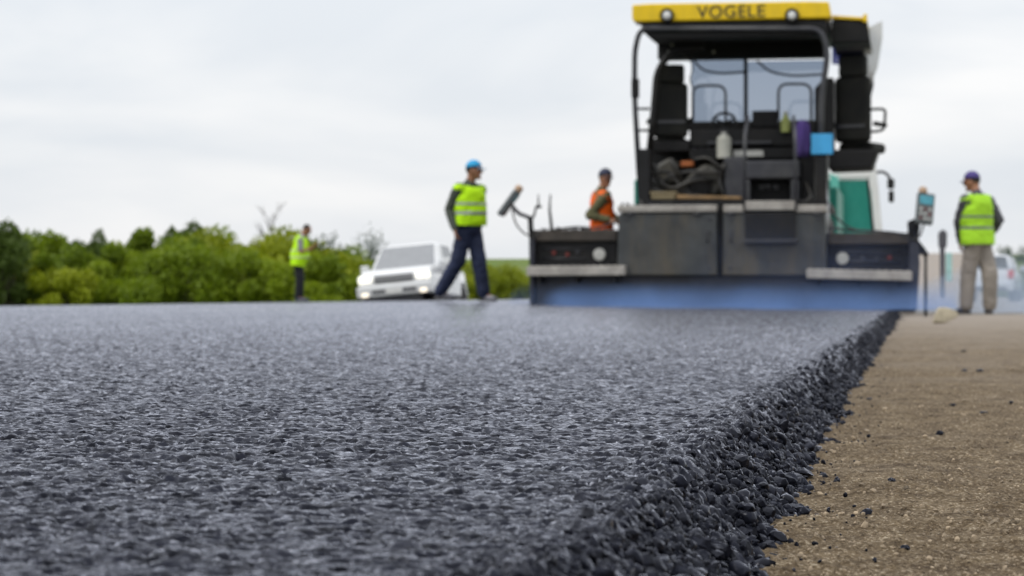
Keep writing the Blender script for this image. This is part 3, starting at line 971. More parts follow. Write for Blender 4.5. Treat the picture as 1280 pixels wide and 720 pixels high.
# roof wing on the right, folded out over the side seat
b = part('roof_wing', M_BLACK, 0.015); b.prism([(1040, 24), (1084, 27), (1088, 52), (1040, 54)], YR + 0.35, YR + 2.0); wg = b.done()
q = MB(); q.prism([(1040, 19), (1084, 21.5), (1084, 25.5), (1040, 23)], YR + 0.33, YR + 1.98); q.build('wing_trim', M_YELLOW, wg, bevel=0.008)
q = MB(); q.pbox(1079, 17.5, 1084, 27.5, YR + 0.27, YR + 0.325); q.build('wing_cap', M_YELLOW, wg, bevel=0.006)
b = part('side_window', G_SIDE, 0); b.prism([(1040, 54), (1082, 53), (1076, 84), (1040, 80)], YR + 1.6, YR + 1.612); b.done()
# roof posts
b = part('roof_post', M_PIPE, 0, smooth=True)
Yp = YR + 0.05
b.tube(arc_path([P(801, 256, Yp), P(793, 120, Yp), P(793.5, 62, Yp), P(800, 36, Yp), P(826, 33, Yp)], 0.30, 6), 0.034, 12); b.done()
b = part('roof_post', M_PIPE, 0, smooth=True)
b.tube(arc_path([P(808, 36, Yp - 0.05), P(1026, 36, Yp - 0.05), P(1035, 66, Yp - 0.05), P(1027, 120, Yp - 0.05), P(1026, 200, Yp - 0.05)], 0.28, 6), 0.036, 12); b.done()
b = part('post_clamp', M_BLACK, 0.01); b.pbox(789, 98, 798, 122, Yp - 0.05, Yp + 0.06); b.done()
b = part('inner_post', M_DARK, 0, smooth=True)
b.tube(arc_path([P(812, 190, YT), P(818, 130, YT), P(821, 88, YT), P(842, 62, YT), P(880, 58, YT)], 0.3, 6), 0.045, 10); b.done()
# windscreen
for x0, x1 in ((864, 930), (934, 1031)):
    b = part('windscreen', G_WIND, 0); b.pbox(x0, 75, x1, 152, Yw, Yw + 0.012); ws = b.done()
b = part('windscreen_bar', M_DARK, 0.008); b.pbox(929.6, 70, 934.4, 165, Yw - 0.03, Yw + 0.04); b.done()
b = part('windscreen_sill', M_DARK, 0.01); b.pbox(820, 150, 1034, 162, Yw - 0.02, Yw + 0.3); b.done()
for pts in ([(866, 74), (878, 88), (900, 92), (930, 90)], [(946, 76), (962, 90), (990, 95), (1028, 93)]):
    b = part('wiper', M_BLACK, 0, smooth=True); b.tube(arc_path([P(x, y, Yw - 0.04) for x, y in pts], 0.2), 0.016, 6); b.done()
b = part('front_hood', M_DARK, 0.03); b.box(xl + 0.1, Yw + 0.32, 1.2, xr - 0.1, Yw + 1.2, P(900, 172, Yw).z); b.done()
# clear rain sheet hanging at the right
b = MB()
sheet = [(1080, 60), (1086, 34), (1103, 26), (1103, 48), (1097, 84), (1087, 112), (1082, 84)]
b.prism(sheet, YR + 1.2, YR + 1.206)
b.build('rain_sheet', G_FILM, pav)
b = part('sheet_rod', M_PIPE, 0, smooth=True); b.tube(arc_path([P(1088, 90, YR + 1.23), P(1091, 104, YR + 1.23), P(1086, 124, YR + 1.23)], 0.1), 0.02, 8); b.done()
# blue plate on the post
b = part('blue_plate', M_BLUESIGN, 0.008); b.pbox(1014, 167, 1041, 193, YR - 0.10, YR - 0.07); b.done()
# hopper beyond, in teal
b = part('hopper', M_TEAL, 0.03)
xh0, xh1 = P(792.5, 240, 33.4).x, P(1047, 240, 33.4).x
zh = P(800, 224, 33.4).z
b.box(xh0, 33.4, 0.55, xh0 + 0.10, 36.2, zh); b.box(xh1 - 0.10, 33.4, 0.55, xh1, 36.2, zh - 0.12); b.box(xh0 + 0.103, 33.5, 0.5, xh1 - 0.103, 36.1, 0.62)
b.done()

# ---- control stands at both ends of the screed
M_PANEL = mat('grey_panel_case', (0.10, 0.115, 0.12), 0.45, var=0.3)
M_SCREEN = mat('teal_display', (0.06, 0.30, 0.38), 0.25, var=0.25, scale=20)
def frame_at(px, py, Y, rot):
    p = P(px, py, Y); return Matrix.Translation(p) @ rot.to_matrix().to_4x4()
def panel(px, py, Y, rot, w, h, name='control_panel', turn=0.0):
    M = frame_at(px, py, Y, rot) @ Matrix.Rotation(turn, 4, 'Z')
    q = MB(); q.box(-w / 2, 0, -h / 2, w / 2, 0.07, h / 2, M); o = q.build(name, M_PANEL, pav, bevel=0.02)
    q = MB(); q.box(-w * 0.38, -0.008, h * 0.12, w * 0.38, -0.002, h * 0.40, M); q.build('display', M_SCREEN, o)
    for i in range(3):
        for j in range(3):
            q = MB(); q.box(-w * 0.32 + i * w * 0.25, -0.010, -h * 0.38 + j * h * 0.15, -w * 0.32 + i * w * 0.25 + w * 0.14, -0.002, -h * 0.38 + j * h * 0.15 + h * 0.08, M)
            q.build('button', M_DISC if (i + j) % 3 else M_REDK, o)
    q = MB(); q.lathe(M @ Vector((-w * 0.2, 0.03, h / 2)), M.to_3x3() @ Vector((0, 0, 1)), [(0, 0.05), (0.05, 0.05), (0.07, 0.03), (0.075, 0)], 12); q.build('beacon', mat('tan_beacon', (0.42, 0.28, 0.18), 0.5), o)
    return o
panel(1157, 260, YS - 0.15, Euler((R(-14), R(8), R(12))), 0.21, 0.38)
panel(639, 256, YS - 0.05, Euler((R(0), R(36), R(0))), 0.20, 0.37, turn=R(88))
b = part('panel_arm', M_BLACK, 0, smooth=True); b.tube(arc_path([P(1143, 310, YS), P(1141, 288, YS), P(1148, 276, YS - 0.05), P(1155, 276, YS - 0.1), P(1157, 268, YS - 0.1)], 0.06), 0.035, 10); b.done()
b = part('arm_bracket', M_BLACK, 0.012); b.prism([(1134, 277), (1146, 272), (1150, 282), (1148, 300), (1158, 312), (1156, 318), (1136, 316)], YS + 0.02, YS + 0.14); b.done()
b = part('panel_arm', M_PIPE, 0, smooth=True); b.tube(arc_path([P(640, 257, YS), P(648, 267, YS), P(660, 271, YS), P(665, 276, YS)], 0.05), 0.024, 8); b.done()
b = part('panel_arm', M_BLACK, 0, smooth=True); b.tube(arc_path([P(668, 318, YS), P(664, 296, YS), P(663, 270, YS)], 0.1), 0.033, 10); b.done()
b = part('lever_post', M_PIPE, 0, smooth=True); b.tube([P(690, 290, YS + 0.2), P(687, 262, YS + 0.2), P(688, 243, YS + 0.2)], 0.022, 8, r2=0.010); b.done()
b = part('lever_post', M_PIPE, 0, smooth=True); b.tube(arc_path([P(667, 272, YS + 0.1), P(670, 259, YS + 0.1), P(677, 258, YS + 0.1)], 0.03), 0.014, 8); b.tube([P(673, 260, YS + 0.1), P(673, 243, YS + 0.1)], 0.014, 8, r2=0.008); b.done()
b = MB(); b.ell(P(673, 258.5, YS + 0.1), (0.045, 0.03, 0.02), nu=10, nv=6); b.build('lever_knob', M_BLACK, pav, smooth=True)
b = part('edge_feeler', M_BLACK, 0.008); b.prism([(1146, 312), (1160, 314), (1160, 319), (1146, 318)], YS - 0.02, YS + 0.06); b.done()

# cables, handles and hinges
for pts, r in (([(640, 262), (645, 282), (660, 296), (676, 292)], 0.012), ([(1156, 276), (1150, 296), (1140, 300), (1120, 290), (1090, 290), (1060, 286), (1036, 262)], 0.013),
               ([(690, 288), (720, 283), (746, 286), (772, 276)], 0.014), ([(800, 250), (806, 262), (816, 258), (840, 252)], 0.014), ([(1012, 196), (1006, 222), (1014, 246), (1000, 258)], 0.016),
               ([(1036, 284), (1060, 288), (1100, 289), (1134, 293)], 0.016), ([(846, 62), (868, 80), (862, 100), (866, 110)], 0.010)):
    b = part('cable', M_RUBBER, 0, smooth=True)
    b.tube(arc_path([P(x, y, YS - 0.06 if y > 240 else YT) for x, y in pts], 0.25, 5), r, 6); b.done()
for o, x in ((cl, 884), (crr, 914)):
    q = MB(); q.tube(arc_path([P(x, 288, YS - 0.10), P(x, 288, YS - 0.16), P(x, 302, YS - 0.16), P(x, 302, YS - 0.10)], 0.03), 0.011, 8); q.build('handle', M_PIPE, o, smooth=True)
for o, xs in ((cl, (788, 872)), (crr, (914, 1022))):
    for x in xs:
        q = MB(); q.tube([P(x - 5, 267.5, YS - 0.115), P(x + 5, 267.5, YS - 0.115)], 0.018, 8); q.build('hinge', M_PIPE, o, smooth=True)
for x0, x1, y in ((806, 800, 262), (1030, 1036, 264)):
    b = part('lift_cylinder', M_CHROME_P, 0, smooth=True); b.tube([P(x0, y - 60, YS + 0.9), P(x1, y + 40, YS + 0.5)], 0.035, 10); b.done()

# ---- loose things carried on the machine
c = P(905, 198, YT - 0.02)
t = thing('canister', 'off white plastic canister hanging in front of the paver console', 'canister', tuple(c))
b = MB(); b.lathe(c, (0, 0, 1), [(0, 0.0), (0, 0.085), (0.01, 0.09), (0.24, 0.09), (0.285, 0.06), (0.29, 0.0)], 20); b.build('body', mat('milky_plastic', (0.50, 0.50, 0.44), 0.5, var=0.2), t, smooth=False)
b = MB(); b.lathe(c + Vector((0, 0, 0.291)), (0, 0, 1), [(0, 0.035), (0.035, 0.035), (0.04, 0)], 14); b.build('cap', M_DISC, t)
b = MB(); b.tube(arc_path([c + Vector((-0.05, 0, 0.28)), c + Vector((-0.04, 0, 0.37)), c + Vector((0.04, 0, 0.37)), c + Vector((0.05, 0, 0.28))], 0.04), 0.008, 6); b.build('handle', M_PIPE, t, smooth=True)
c = P(982, 165, YT + 0.12)
t = thing('bottle', 'yellow green bottle standing by the right guard rail of the paver', 'bottle', tuple(c))
b = MB(); b.lathe(c, (0, 0, 1), [(0, 0.0), (0, 0.058), (0.14, 0.062), (0.19, 0.03), (0.22, 0.027), (0.221, 0)], 16); b.build('body', mat('yellow_green_plastic', (0.36, 0.40, 0.12), 0.4, var=0.25), t, smooth=False)
b = MB(); b.lathe(c + Vector((0, 0, 0.222)), (0, 0, 1), [(0, 0.03), (0.035, 0.03), (0.037, 0)], 12); b.build('cap', M_DISC, t)
# purple cloth over a rail: hanging folds
c = P(1003, 172, YT - 0.40)
rings = []
for k, (yy, w) in enumerate([(150, 0.5), (156, 0.9), (166, 1.0), (178, 0.95), (188, 1.05), (196, 0.9)]):
    o_ = P(1003, yy, YT - 0.40)
    rings.append([o_ + Vector((0.085 * w * math.cos(a) * (1 + 0.12 * math.sin(5 * a + k)), 0.045 * w * math.sin(a) * (1 + 0.25 * math.sin(4 * a + k * 0.7)), 0)) for a in [2 * math.pi * i / 28 for i in range(28)]])
b = MB(); b.loft(rings); o = b.build('cloth', mat('purple_cloth', (0.055, 0.030, 0.16), 0.9, var=0.3), None, smooth=True)
tag(o, 'dark purple cloth hung on the right rail beside the blue plate', 'cloth')
c = P(814, 252, YS + 0.5)
b = MB(); b.pbox(814, 241.5, 844, 249, YS + 0.5, YS + 0.8); o = b.build('tool_box', M_BOXTAN, None, bevel=0.012)
q = MB(); q.pbox(812.5, 239.5, 845.5, 242.3, YS + 0.48, YS + 0.82); q.build('lid', M_BOXTAN, o, bevel=0.006)
tag(o, 'low tan box lying at the left end of the paver deck', 'box')
b = MB(); b.prism([(846, 243.5), (926, 245.5), (926, 249), (846, 248.5)], YS + 0.46, YS + 0.72); o = b.build('plank', M_WOOD, None, bevel=0.008)
tag(o, 'dusty brown plank lying along the deck edge above the left cover', 'plank')

# mix stuck to the boards and the lower edge of the screed
rng = np.random.default_rng(8)
pts = []
for (x0, x1, y, Y0, Y1) in ((660, 780, 332, YS - 0.28, YS + 0.04), (1010, 1138, 338, YS - 0.28, YS + 0.04), (776, 894, 255.5, YS - 0.1, YS + 0.3), (668, 1144, 386, YS - 0.06, YS - 0.01), (676, 768, 286.5, YS + 0.1, YS + 0.6)):
    for k in range(90):
        Yk = rng.uniform(Y0, Y1); p = P(rng.uniform(x0, x1), y, Yk if y < 380 else YS); pts.append((p.x, Yk, p.z + rng.uniform(-0.01, 0.01)))
pts = np.array(pts) - np.array(wmat(pav).translation)
o = scatter_rocks('stuck_mix', M_RUB, pts, np.clip(rng.lognormal(math.log(0.010), 0.5, len(pts)), 0.004, 0.03), 1, 55)
o.parent = pav; o['kind'] = 'stuff'
# ================================================================== PEOPLE
def eval_mesh(o):
    dg = bpy.context.evaluated_depsgraph_get()
    dg.update()
    return bpy.data.meshes.new_from_object(o.evaluated_get(dg))
def blend(mb, voxel, smooth_it=6, ratio=1.0, wrinkle=0.0, wscale=14, seed=0, cuts=()):
    """union of overlapping volumes grown into one continuous surface"""
    me = bpy.data.meshes.new('tmp'); me.from_pydata(mb.v, [], mb.f)
    bm = bmesh.new(); bm.from_mesh(me); bmesh.ops.recalc_face_normals(bm, faces=bm.faces); bm.to_mesh(me); bm.free()
    o = bpy.data.objects.new('tmp', me); COL.objects.link(o)
    r = o.modifiers.new('r', 'REMESH'); r.mode = 'VOXEL'; r.voxel_size = voxel
    s = o.modifiers.new('s', 'SMOOTH'); s.iterations = smooth_it; s.factor = 0.5
    if ratio < 1:
        d = o.modifiers.new('d', 'DECIMATE'); d.ratio = ratio
    res = eval_mesh(o)
    bpy.data.objects.remove(o); bpy.data.meshes.remove(me)
    if wrinkle:
        for v in res.vertices:
            q = v.co * wscale + Vector((seed * 7.1, seed, 0))
            q.z *= 1.6
            v.co += v.normal * wrinkle * (mnoise.noise(q) + 0.6 * mnoise.noise(q * 2.3))
    if cuts:
        bm = bmesh.new(); bm.from_mesh(res)
        for co, no in cuts:
            g = bm.verts[:] + bm.edges[:] + bm.faces[:]
            bmesh.ops.bisect_plane(bm, geom=g, plane_co=co, plane_no=no, clear_outer=True)
            e = [x for x in bm.edges if x.is_boundary]
        bm.to_mesh(res); bm.free()
    res.polygons.foreach_set('use_smooth', [True] * len(res.polygons))
    return res
def solid(o, t, off=-1.0):
    m = o.modifiers.new('thickness', 'SOLIDIFY'); m.thickness = t; m.offset = off
def band(src, z0, z1, off, name):
    bm = bmesh.new(); bm.from_mesh(src); bm.normal_update()
    for co, no in (((0, 0, z1), (0, 0, 1)), ((0, 0, z0), (0, 0, -1))):
        bmesh.ops.bisect_plane(bm, geom=bm.verts[:] + bm.edges[:] + bm.faces[:], plane_co=co, plane_no=no, clear_outer=True)
    bm.normal_update()
    for v in bm.verts: v.co += v.normal * off
    me = bpy.data.meshes.new(name); bm.to_mesh(me); bm.free()
    return me

def capsule(mb, a, b, ra, rb, n=12):
    a, b = Vector(a), Vector(b)
    mb.tube([a, b], ra, n, r2=rb)
    mb.ell(a, (ra,) * 3, nu=n, nv=6); mb.ell(b, (rb,) * 3, nu=n, nv=6)
    return mb

SKIN = mat('tanned_skin', (0.36, 0.17, 0.095), 0.5, var=0.15)
M_EYE = mat('dark_eye', (0.02, 0.015, 0.012), 0.3)
M_LIP = mat('lips', (0.28, 0.10, 0.07), 0.5)
M_HAIR = mat('dark_hair', (0.018, 0.014, 0.011), 0.7)
LIME = mat('lime_vest', (0.50, 0.86, 0.012), 0.75, var=0.08, spec=0.2)
LIME_VEILED = mat('smoke_veiled_lime_vest', (0.38, 0.70, 0.035), 0.75, var=0.12, spec=0.2)  # lime vest with the dulling veil of smoke painted into its colour
M_VORANGE = mat('orange_vest', (0.86, 0.13, 0.010), 0.75, var=0.08, spec=0.2)
SILVER = mat('grey_reflective_tape', (0.36, 0.38, 0.37), 0.35, var=0.12)
DARKTAPE = mat('dull_grey_tape', (0.17, 0.21, 0.16), 0.5, var=0.15)

TORSO = [(0.84, .150, .105, 0), (0.93, .172, .122, 0), (1.02, .160, .118, 0.008), (1.11, .150, .112, 0.012), (1.22, .165, .122, 0.005), (1.33, .182, .124, -0.004), (1.40, .178, .108, -0.012), (1.45, .135, .085, -0.018), (1.49, .07, .065, -0.015)]

def person(name_label, root, ty, lean, legs, arms, head, cloth, hand_dirs, group, vest_hem=0.82, stripes=(), scale=1.0, cap=None, tape=SILVER, bare=False, belly=1.0, bulk=1.0):
    """root: ground point. ty: torso yaw (0 faces away from the camera, +Y). legs/arms: joints in the ground frame (x right, y away, z up);
    legs: {'R': (knee, ankle, foot_yaw)}, arms: {'R': (elbow, wrist)}"""
    per = thing('person', name_label, 'person', tuple(root), 0, group, scale=scale)
    Mt = Matrix.Rotation(ty, 4, 'Z')
    pel = Vector((0, 0, 0.90))
    lx = Matrix.Rotation(ty, 4, 'Z') @ Matrix.Translation(pel) @ Matrix.Rotation(-lean, 4, 'X') @ Matrix.Translation(-pel)
    def T(x, y, z): return lx @ Vector((x, y, z))
    def torso(infl, z_lo, z_hi):
        rings = []
        for z, rx, ry, dy in TORSO:
            if z < z_lo - 1e-6 or z > z_hi + 1e-6: continue
            ry2 = ry * (belly if 0.9 < z < 1.2 else 1)
            rings.append([T((rx + infl) * math.copysign(abs(math.cos(a)) ** 0.85, math.cos(a)), dy + (ry2 + infl) * math.sin(a), z) for a in [2 * math.pi * k / 20 for k in range(20)]])
        return rings
    sw = .185 * (1 + (bulk - 1) * .6)
    shoulder = {'R': T(sw, -.01, 1.405), 'L': T(-sw, -.01, 1.405)}
    hip = {'R': Mt @ Vector((.09, 0, .88)), 'L': Mt @ Vector((-.09, 0, .88))}
    hy, hp, hr = head                                      # head yaw, pitch (down +), roll
    neck0, neckt = T(0, -.012, 1.46), T(0, .02, 1.56)
    Mh = Matrix.Rotation(hy, 3, 'Z') @ Matrix.Rotation(-hp, 3, 'X') @ Matrix.Rotation(hr, 3, 'Y')
    hc = neckt + Mh @ Vector((0, .025, .085))
    H = lambda x, y, z: hc + Mh @ Vector((x, y, z))
    # --- body
    b = MB()
    b.loft(torso(-0.02, 0.84, 1.49))
    capsule(b, neck0, hc + Mh @ Vector((0, -.02, -.06)), .062, .056)
    b.ell(hc, (.074, .094, .112), Mh, 18, 12)
    b.ell(H(0, .035, -.055), (.052, .055, .062), Mh, 14, 9)       # jaw
    b.ell(H(0, .082, -.098), (.022, .018, .018), Mh, 10, 6)       # chin
    b.ell(H(0, .100, -.012), (.013, .022, .026), Mh, 10, 7)       # nose
    b.ell(H(0, .088, .030), (.045, .012, .012), Mh, 12, 6)        # brow
    for s in (-1, 1):
        b.ell(H(s * .076, -.005, -.008), (.010, .020, .032), Mh, 10, 7)
    for s in 'RL':
        kn, an, fy = legs[s]
        capsule(b, hip[s], kn, .080, .052); capsule(b, kn, an, .050, .036)
        ft = Matrix.Rotation(fy, 3, 'Z')
        a = Vector(an)
        capsule(b, a, a + ft @ Vector((0, .12, -.055)), .034, .026)
        el, wr = arms[s]
        capsule(b, shoulder[s], el, .052, .042); capsule(b, el, wr, .040, .026)
        # hand: palm, four bent fingers and a thumb from the side of the palm
        d, nrm, curl = hand_dirs[s]
        d = Vector(d).normalized(); nrm = Vector(nrm); nrm = (nrm - d * nrm.dot(d)).normalized(); sd = d.cross(nrm)
        wr = Vector(wr)
        ts = 1 if s == 'R' else -1
        for i, L in enumerate((.070, .080, .074, .058)):
            off = (i - 1.5) * .0215
            k0 = wr + d * .012 + sd * off * .55; k1 = wr + d * (.086 - .006 * abs(i - 1)) + sd * off
            capsule(b, k0, k1, .014, .0115, 8)
            c1, c2 = curl * (0.75 + 0.1 * i), curl * (1.7 + 0.12 * i)
            p1 = k1 + (d * math.cos(c1) + nrm * math.sin(c1)) * L * .52
            p2 = p1 + (d * math.cos(c2) + nrm * math.sin(c2)) * L * .48
            capsule(b, k1, p1, .0098, .009, 8); capsule(b, p1, p2, .009, .0075, 8)
        t0 = wr + d * .022 - sd * .022 * ts; t1 = t0 + (d * .6 - sd * .75 * ts + nrm * .3).normalized() * .042
        t2 = t1 + (d * .9 - sd * .2 * ts + nrm * .5).normalized() * .032
        capsule(b, t0, t1, .014, .0115, 8); capsule(b, t1, t2, .0105, .0085, 8)
    me = blend(b, 0.0075, 3, 0.30)
    link_mesh('body', me, SKIN, per)
    def q(mb, nm, m, par=per, **kw): return mb.build(nm, m, par, local=True, **kw)
    for s in (-1, 1):
        e = MB(); e.ell(H(s * .030, .084, .012), (.012, .010, .008), Mh, 10, 6); q(e, 'eye', M_EYE, smooth=True)
    e = MB(); e.ell(H(0, .088, -.062), (.022, .008, .006), Mh, 10, 6); q(e, 'mouth', M_LIP, smooth=True)
    # --- hair
    e = MB(); e.ell(H(0, -.012, .016), (.081, .095, .106), Mh @ Matrix.Rotation(R(-16), 3, 'X'), 20, 8, z0=(-0.35 if cap else -0.1), z1=1.0); 
    hair_r = (.079, .092, .108)
    e = MB(); e.ell(H(0, -.014, .014), hair_r, Mh @ Matrix.Rotation(R(24), 3, 'X'), 20, 8, z0=-0.12, z1=0.999)
    q(e, 'hair', M_HAIR, smooth=True)
    if cap:
        e = MB(); Mc = Mh @ Matrix.Rotation(R(8), 3, 'X')
        e.ell(H(0, -.006, .030), (.090, .106, .104), Mc, 22, 8, z0=0.10, z1=0.999)
        c_ = q(e, 'cap', cap, smooth=True)
        e = MB(); rings = []
        for k in range(9):                                         # curved peak
            a = math.pi * (k / 8)
            x = .078 * math.cos(a); y = .070 + .085 * math.sin(a)
            rings.append((x, y))
        top = [H(x, y, .048 - .9 * x * x * 4 - .22 * (y - .07)) for x, y in rings]
        bot = [p - Mh @ Vector((0, 0, .007)) for p in top]
        e.add(top + bot, [tuple(range(9)), tuple(range(17, 8, -1))] + [(i, i + 9, (i + 1) % 9 + 9, (i + 1) % 9) for i in range(9)])
        q(e, 'peak', cap, c_)
    # --- trousers
    e = MB(); e.loft(torso(0.012, 0.84, 1.02))
    flare = cloth.get('flare', 1.0)
    for s in 'RL':
        kn, an, fy = legs[s]
        kn, an = Vector(kn), Vector(an)
        capsule(e, hip[s], kn, .100, .076 * flare); capsule(e, kn, an - (an - kn) * 0.04, .074 * flare, .064 * flare)
    cuts = []
    me = blend(e, 0.013, 5, 0.8, 0.008, 13, 3)
    link_mesh('trousers', me, cloth['trousers'], per)
    # --- shoes
    for s in 'RL':
        kn, an, fy = legs[s]
        ft = Matrix.Rotation(fy, 3, 'Z'); a = Vector(an)
        pitch = Matrix.Rotation(R(-28) if a.z > 0.13 else 0, 3, 'X')
        fm = ft @ pitch
        e = MB()
        e.ell(a + fm @ Vector((0, -.005, -.02)), (.044, .052, .055), fm, 14, 8)
        e.ell(a + fm @ Vector((0, .055, -.052)), (.048, .115, .036), fm, 16, 8)
        e.ell(a + fm @ Vector((0, .135, -.060)), (.047, .055, .028), fm, 14, 8)
        me = blend(e, 0.010, 3, 0.8)
        so = link_mesh('shoe', me, cloth['shoes'], per)
        e = MB(); e.loft([[a + fm @ Vector((.050 * w * math.cos(t), .055 + (.135 * w) * math.sin(t), z)) for t in [2 * math.pi * k / 16 for k in range(16)]] for z, w in ((-.096, .95), (-.075, 1.0), (-.072, .97))])
        q(e, 'sole', mat('shoe_sole', (0.10, 0.10, 0.10), 0.8), so)
    # --- jacket
    e = MB(); e.loft(torso(0.010, 0.93 if not bare else 1.02, 1.49))
    capsule(e, neck0, neck0 + (neckt - neck0) * 0.25, .078, .074)
    for s in 'RL':
        el, wr = Vector(arms[s][0]), Vector(arms[s][1])
        if bare:
            capsule(e, shoulder[s], shoulder[s] + (el - shoulder[s]) * 0.75, .072, .062)
        else:
            capsule(e, shoulder[s], el, .074, .062); capsule(e, el, wr - (wr - el) * 0.05, .060, .044)
    link_mesh('jacket', blend(e, 0.012, 4, 0.8, 0.010, 16, 5), cloth['jacket'], per)
    # --- vest
    e = MB()
    rings = []
    for z, rx, ry, dy in [(vest_hem - .06, .20, .150, 0), (vest_hem + .05, .198, .150, 0), (1.02, .190, .148, .008), (1.11, .183, .144, .012), (1.22, .190, .148, .005), (1.33, .194, .146, -.004), (1.40, .180, .126, -.012), (1.445, .150, .100, -.016), (1.475, .110, .084, -.016)]:
        ry2 = ry * bulk * (belly if 0.9 < z < 1.2 else 1); rx = rx * (bulk if z < 1.3 else 1)
        rings.append([T(rx * (bulk if z < 1.42 else 1) * math.copysign(abs(math.cos(a)) ** 0.95, math.cos(a)), dy + ry2 * math.sin(a), z) for a in [2 * math.pi * k / 24 for k in range(24)]])
    e.loft(rings)
    for s in 'RL':
        capsule(e, T((.13 if s == 'R' else -.13), -.01, 1.405), shoulder[s], .085, .074)
    cut = [(T(0, 0, vest_hem), -(lx.to_3x3() @ Vector((0, 0, 1)))), (T(0, .03, 1.462), (lx.to_3x3() @ Vector((0, 0.35, 1))).normalized())]
    vm = blend(e, 0.012, 3, 1.0, 0.012, 9, 8, cut)
    vo = link_mesh('vest', vm, cloth['vest'], per)
    for z0, z1 in stripes:
        link_mesh('reflective_stripe', band(vm, z0, z1, 0.004, 'stripe'), tape, vo)
    solid(vo, 0.006)
    return per

M_JKT_GREEN = mat('dark_olive_jacket', (0.055, 0.065, 0.050), 0.9, var=0.2)
M_NAVY = mat('navy_trousers', (0.014, 0.022, 0.060), 0.85, var=0.3)
M_JKT_GREY = mat('dark_grey_jacket', (0.075, 0.075, 0.088), 0.9, var=0.2)
M_BEIGE = mat('beige_grey_work_trousers', (0.31, 0.275, 0.235), 0.9, var=0.25, dirt=(0.14, 0.13, 0.13), dirt_amt=0.4)
M_BLK_T = mat('black_trousers', (0.012, 0.013, 0.020), 0.85, var=0.3)
M_SHIRT = mat('pale_grey_shirt', (0.30, 0.29, 0.32), 0.9, var=0.15)
M_OLIVE_J = mat('olive_sleeves', (0.105, 0.10, 0.045), 0.9, var=0.25)
M_SHOE = mat('grey_shoes', (0.22, 0.22, 0.25), 0.7, var=0.3)
M_SHOE_D = mat('blue_grey_boots', (0.07, 0.09, 0.15), 0.7, var=0.3)
CAP_BLUE = mat('bright_blue_cap', (0.015, 0.32, 0.62), 0.7, var=0.1)
CAP_PURPLE = mat('purple_cap', (0.060, 0.040, 0.20), 0.7, var=0.12)
CAP_NAVY = mat('dark_navy_cap', (0.030, 0.035, 0.07), 0.8, var=0.12)

# man in the blue cap, striding to the right in front of the pickup
pA = P(586, 379, 30.4); pA.z = float(crown(pA.x)) + 0.01
ty = R(-126)
person('man in a bright blue cap, lime vest and navy trousers striding across the asphalt', pA, ty, R(3),
       {'R': ((-.13, -.05, .50), (-.375, .02, .115), R(-88)), 'L': ((.135, .0, .47), (.190, .03, .095), R(-112))},
       {'R': ((-.225, -.13, 1.14), (-.135, -.245, .90)), 'L': ((.06, .22, 1.14), (.08, .20, .92))},
       (R(-96), R(3), 0), dict(trousers=M_NAVY, jacket=M_JKT_GREEN, vest=LIME, shoes=M_SHOE, flare=1.3),
       {'R': ((.15, -.1, -1), (1, .3, 0), .55), 'L': ((.1, 0, -1), (-1, 0, 0), .6)}, 'road workers', vest_hem=0.955,
       stripes=((1.085, 1.125), (1.205, 1.235)), scale=1.02, cap=CAP_BLUE, belly=1.08, bulk=1.12)
# man in the purple cap, seen from behind at the right
pB = P(1222, 392, 30.4); pB.z = DZ + 0.005
person('man in a purple cap and lime vest standing on the dirt beside the paver', pB, R(44), R(2),
       {'R': ((.15, -.02, .48), (.15, .02, .095), R(10)), 'L': ((-.115, -.01, .48), (-.135, -.02, .095), R(50))},
       {'L': ((-.235, -.02, 1.14), (-.215, .10, .90)), 'R': ((.27, .16, 1.16), (.20, .34, 1.02))},
       (R(72), R(10), 0), dict(trousers=M_BEIGE, jacket=M_JKT_GREY, vest=LIME_VEILED, shoes=M_SHOE_D, flare=1.36),
       {'L': ((.05, .15, -1), (1, .2, 0), .5), 'R': ((-.3, .7, -.3), (-.6, -.2, -.3), .6)}, 'road workers', vest_hem=0.855,
       stripes=((1.045, 1.08), (1.185, 1.215)), scale=1.0, cap=CAP_PURPLE, tape=DARKTAPE, bulk=1.12)
# man at the left edge of the road, head bent over what he holds
pC = P(373, 378, 51.5); pC.z = float(crown(pC.x)) + 0.01
person('bare headed man in a loose lime vest looking down at his phone', pC, R(-84), R(9),
       {'R': ((.03, -.08, .49), (-.01, -.06, .095), R(-90)), 'L': ((.045, .08, .49), (.03, .10, .095), R(-84))},
       {'R': ((.10, -.20, 1.10), (.33, -.09, 1.20)), 'L': ((.14, .20, 1.10), (.34, .07, 1.20))},
       (R(-84), R(32), 0), dict(trousers=M_BLK_T, jacket=M_SHIRT, vest=LIME, shoes=M_SHOE_D),
       {'R': ((.7, .45, .45), (-.3, .4, .6), .5), 'L': ((.7, -.45, .45), (-.3, -.4, .6), .5)}, 'road workers', vest_hem=0.80,
       stripes=((0.97, 1.01), (1.12, 1.16)), scale=0.98, bare=True, tape=mat('pale_lime_tape', (0.55, 0.66, 0.30), 0.5), belly=1.3, bulk=1.12)
ph = MB(); w = pC + Vector((.44, 0, 1.26)) * 0.98
ph.box(-.038, -.005, -.075, .038, .005, .075, Matrix.Translation(w) @ Euler((R(-35), 0, R(-90))).to_matrix().to_4x4())
tag(ph.build('phone', M_BLACK, None, bevel=0.003), 'small dark phone held by the bare headed man in the lime vest', 'phone')
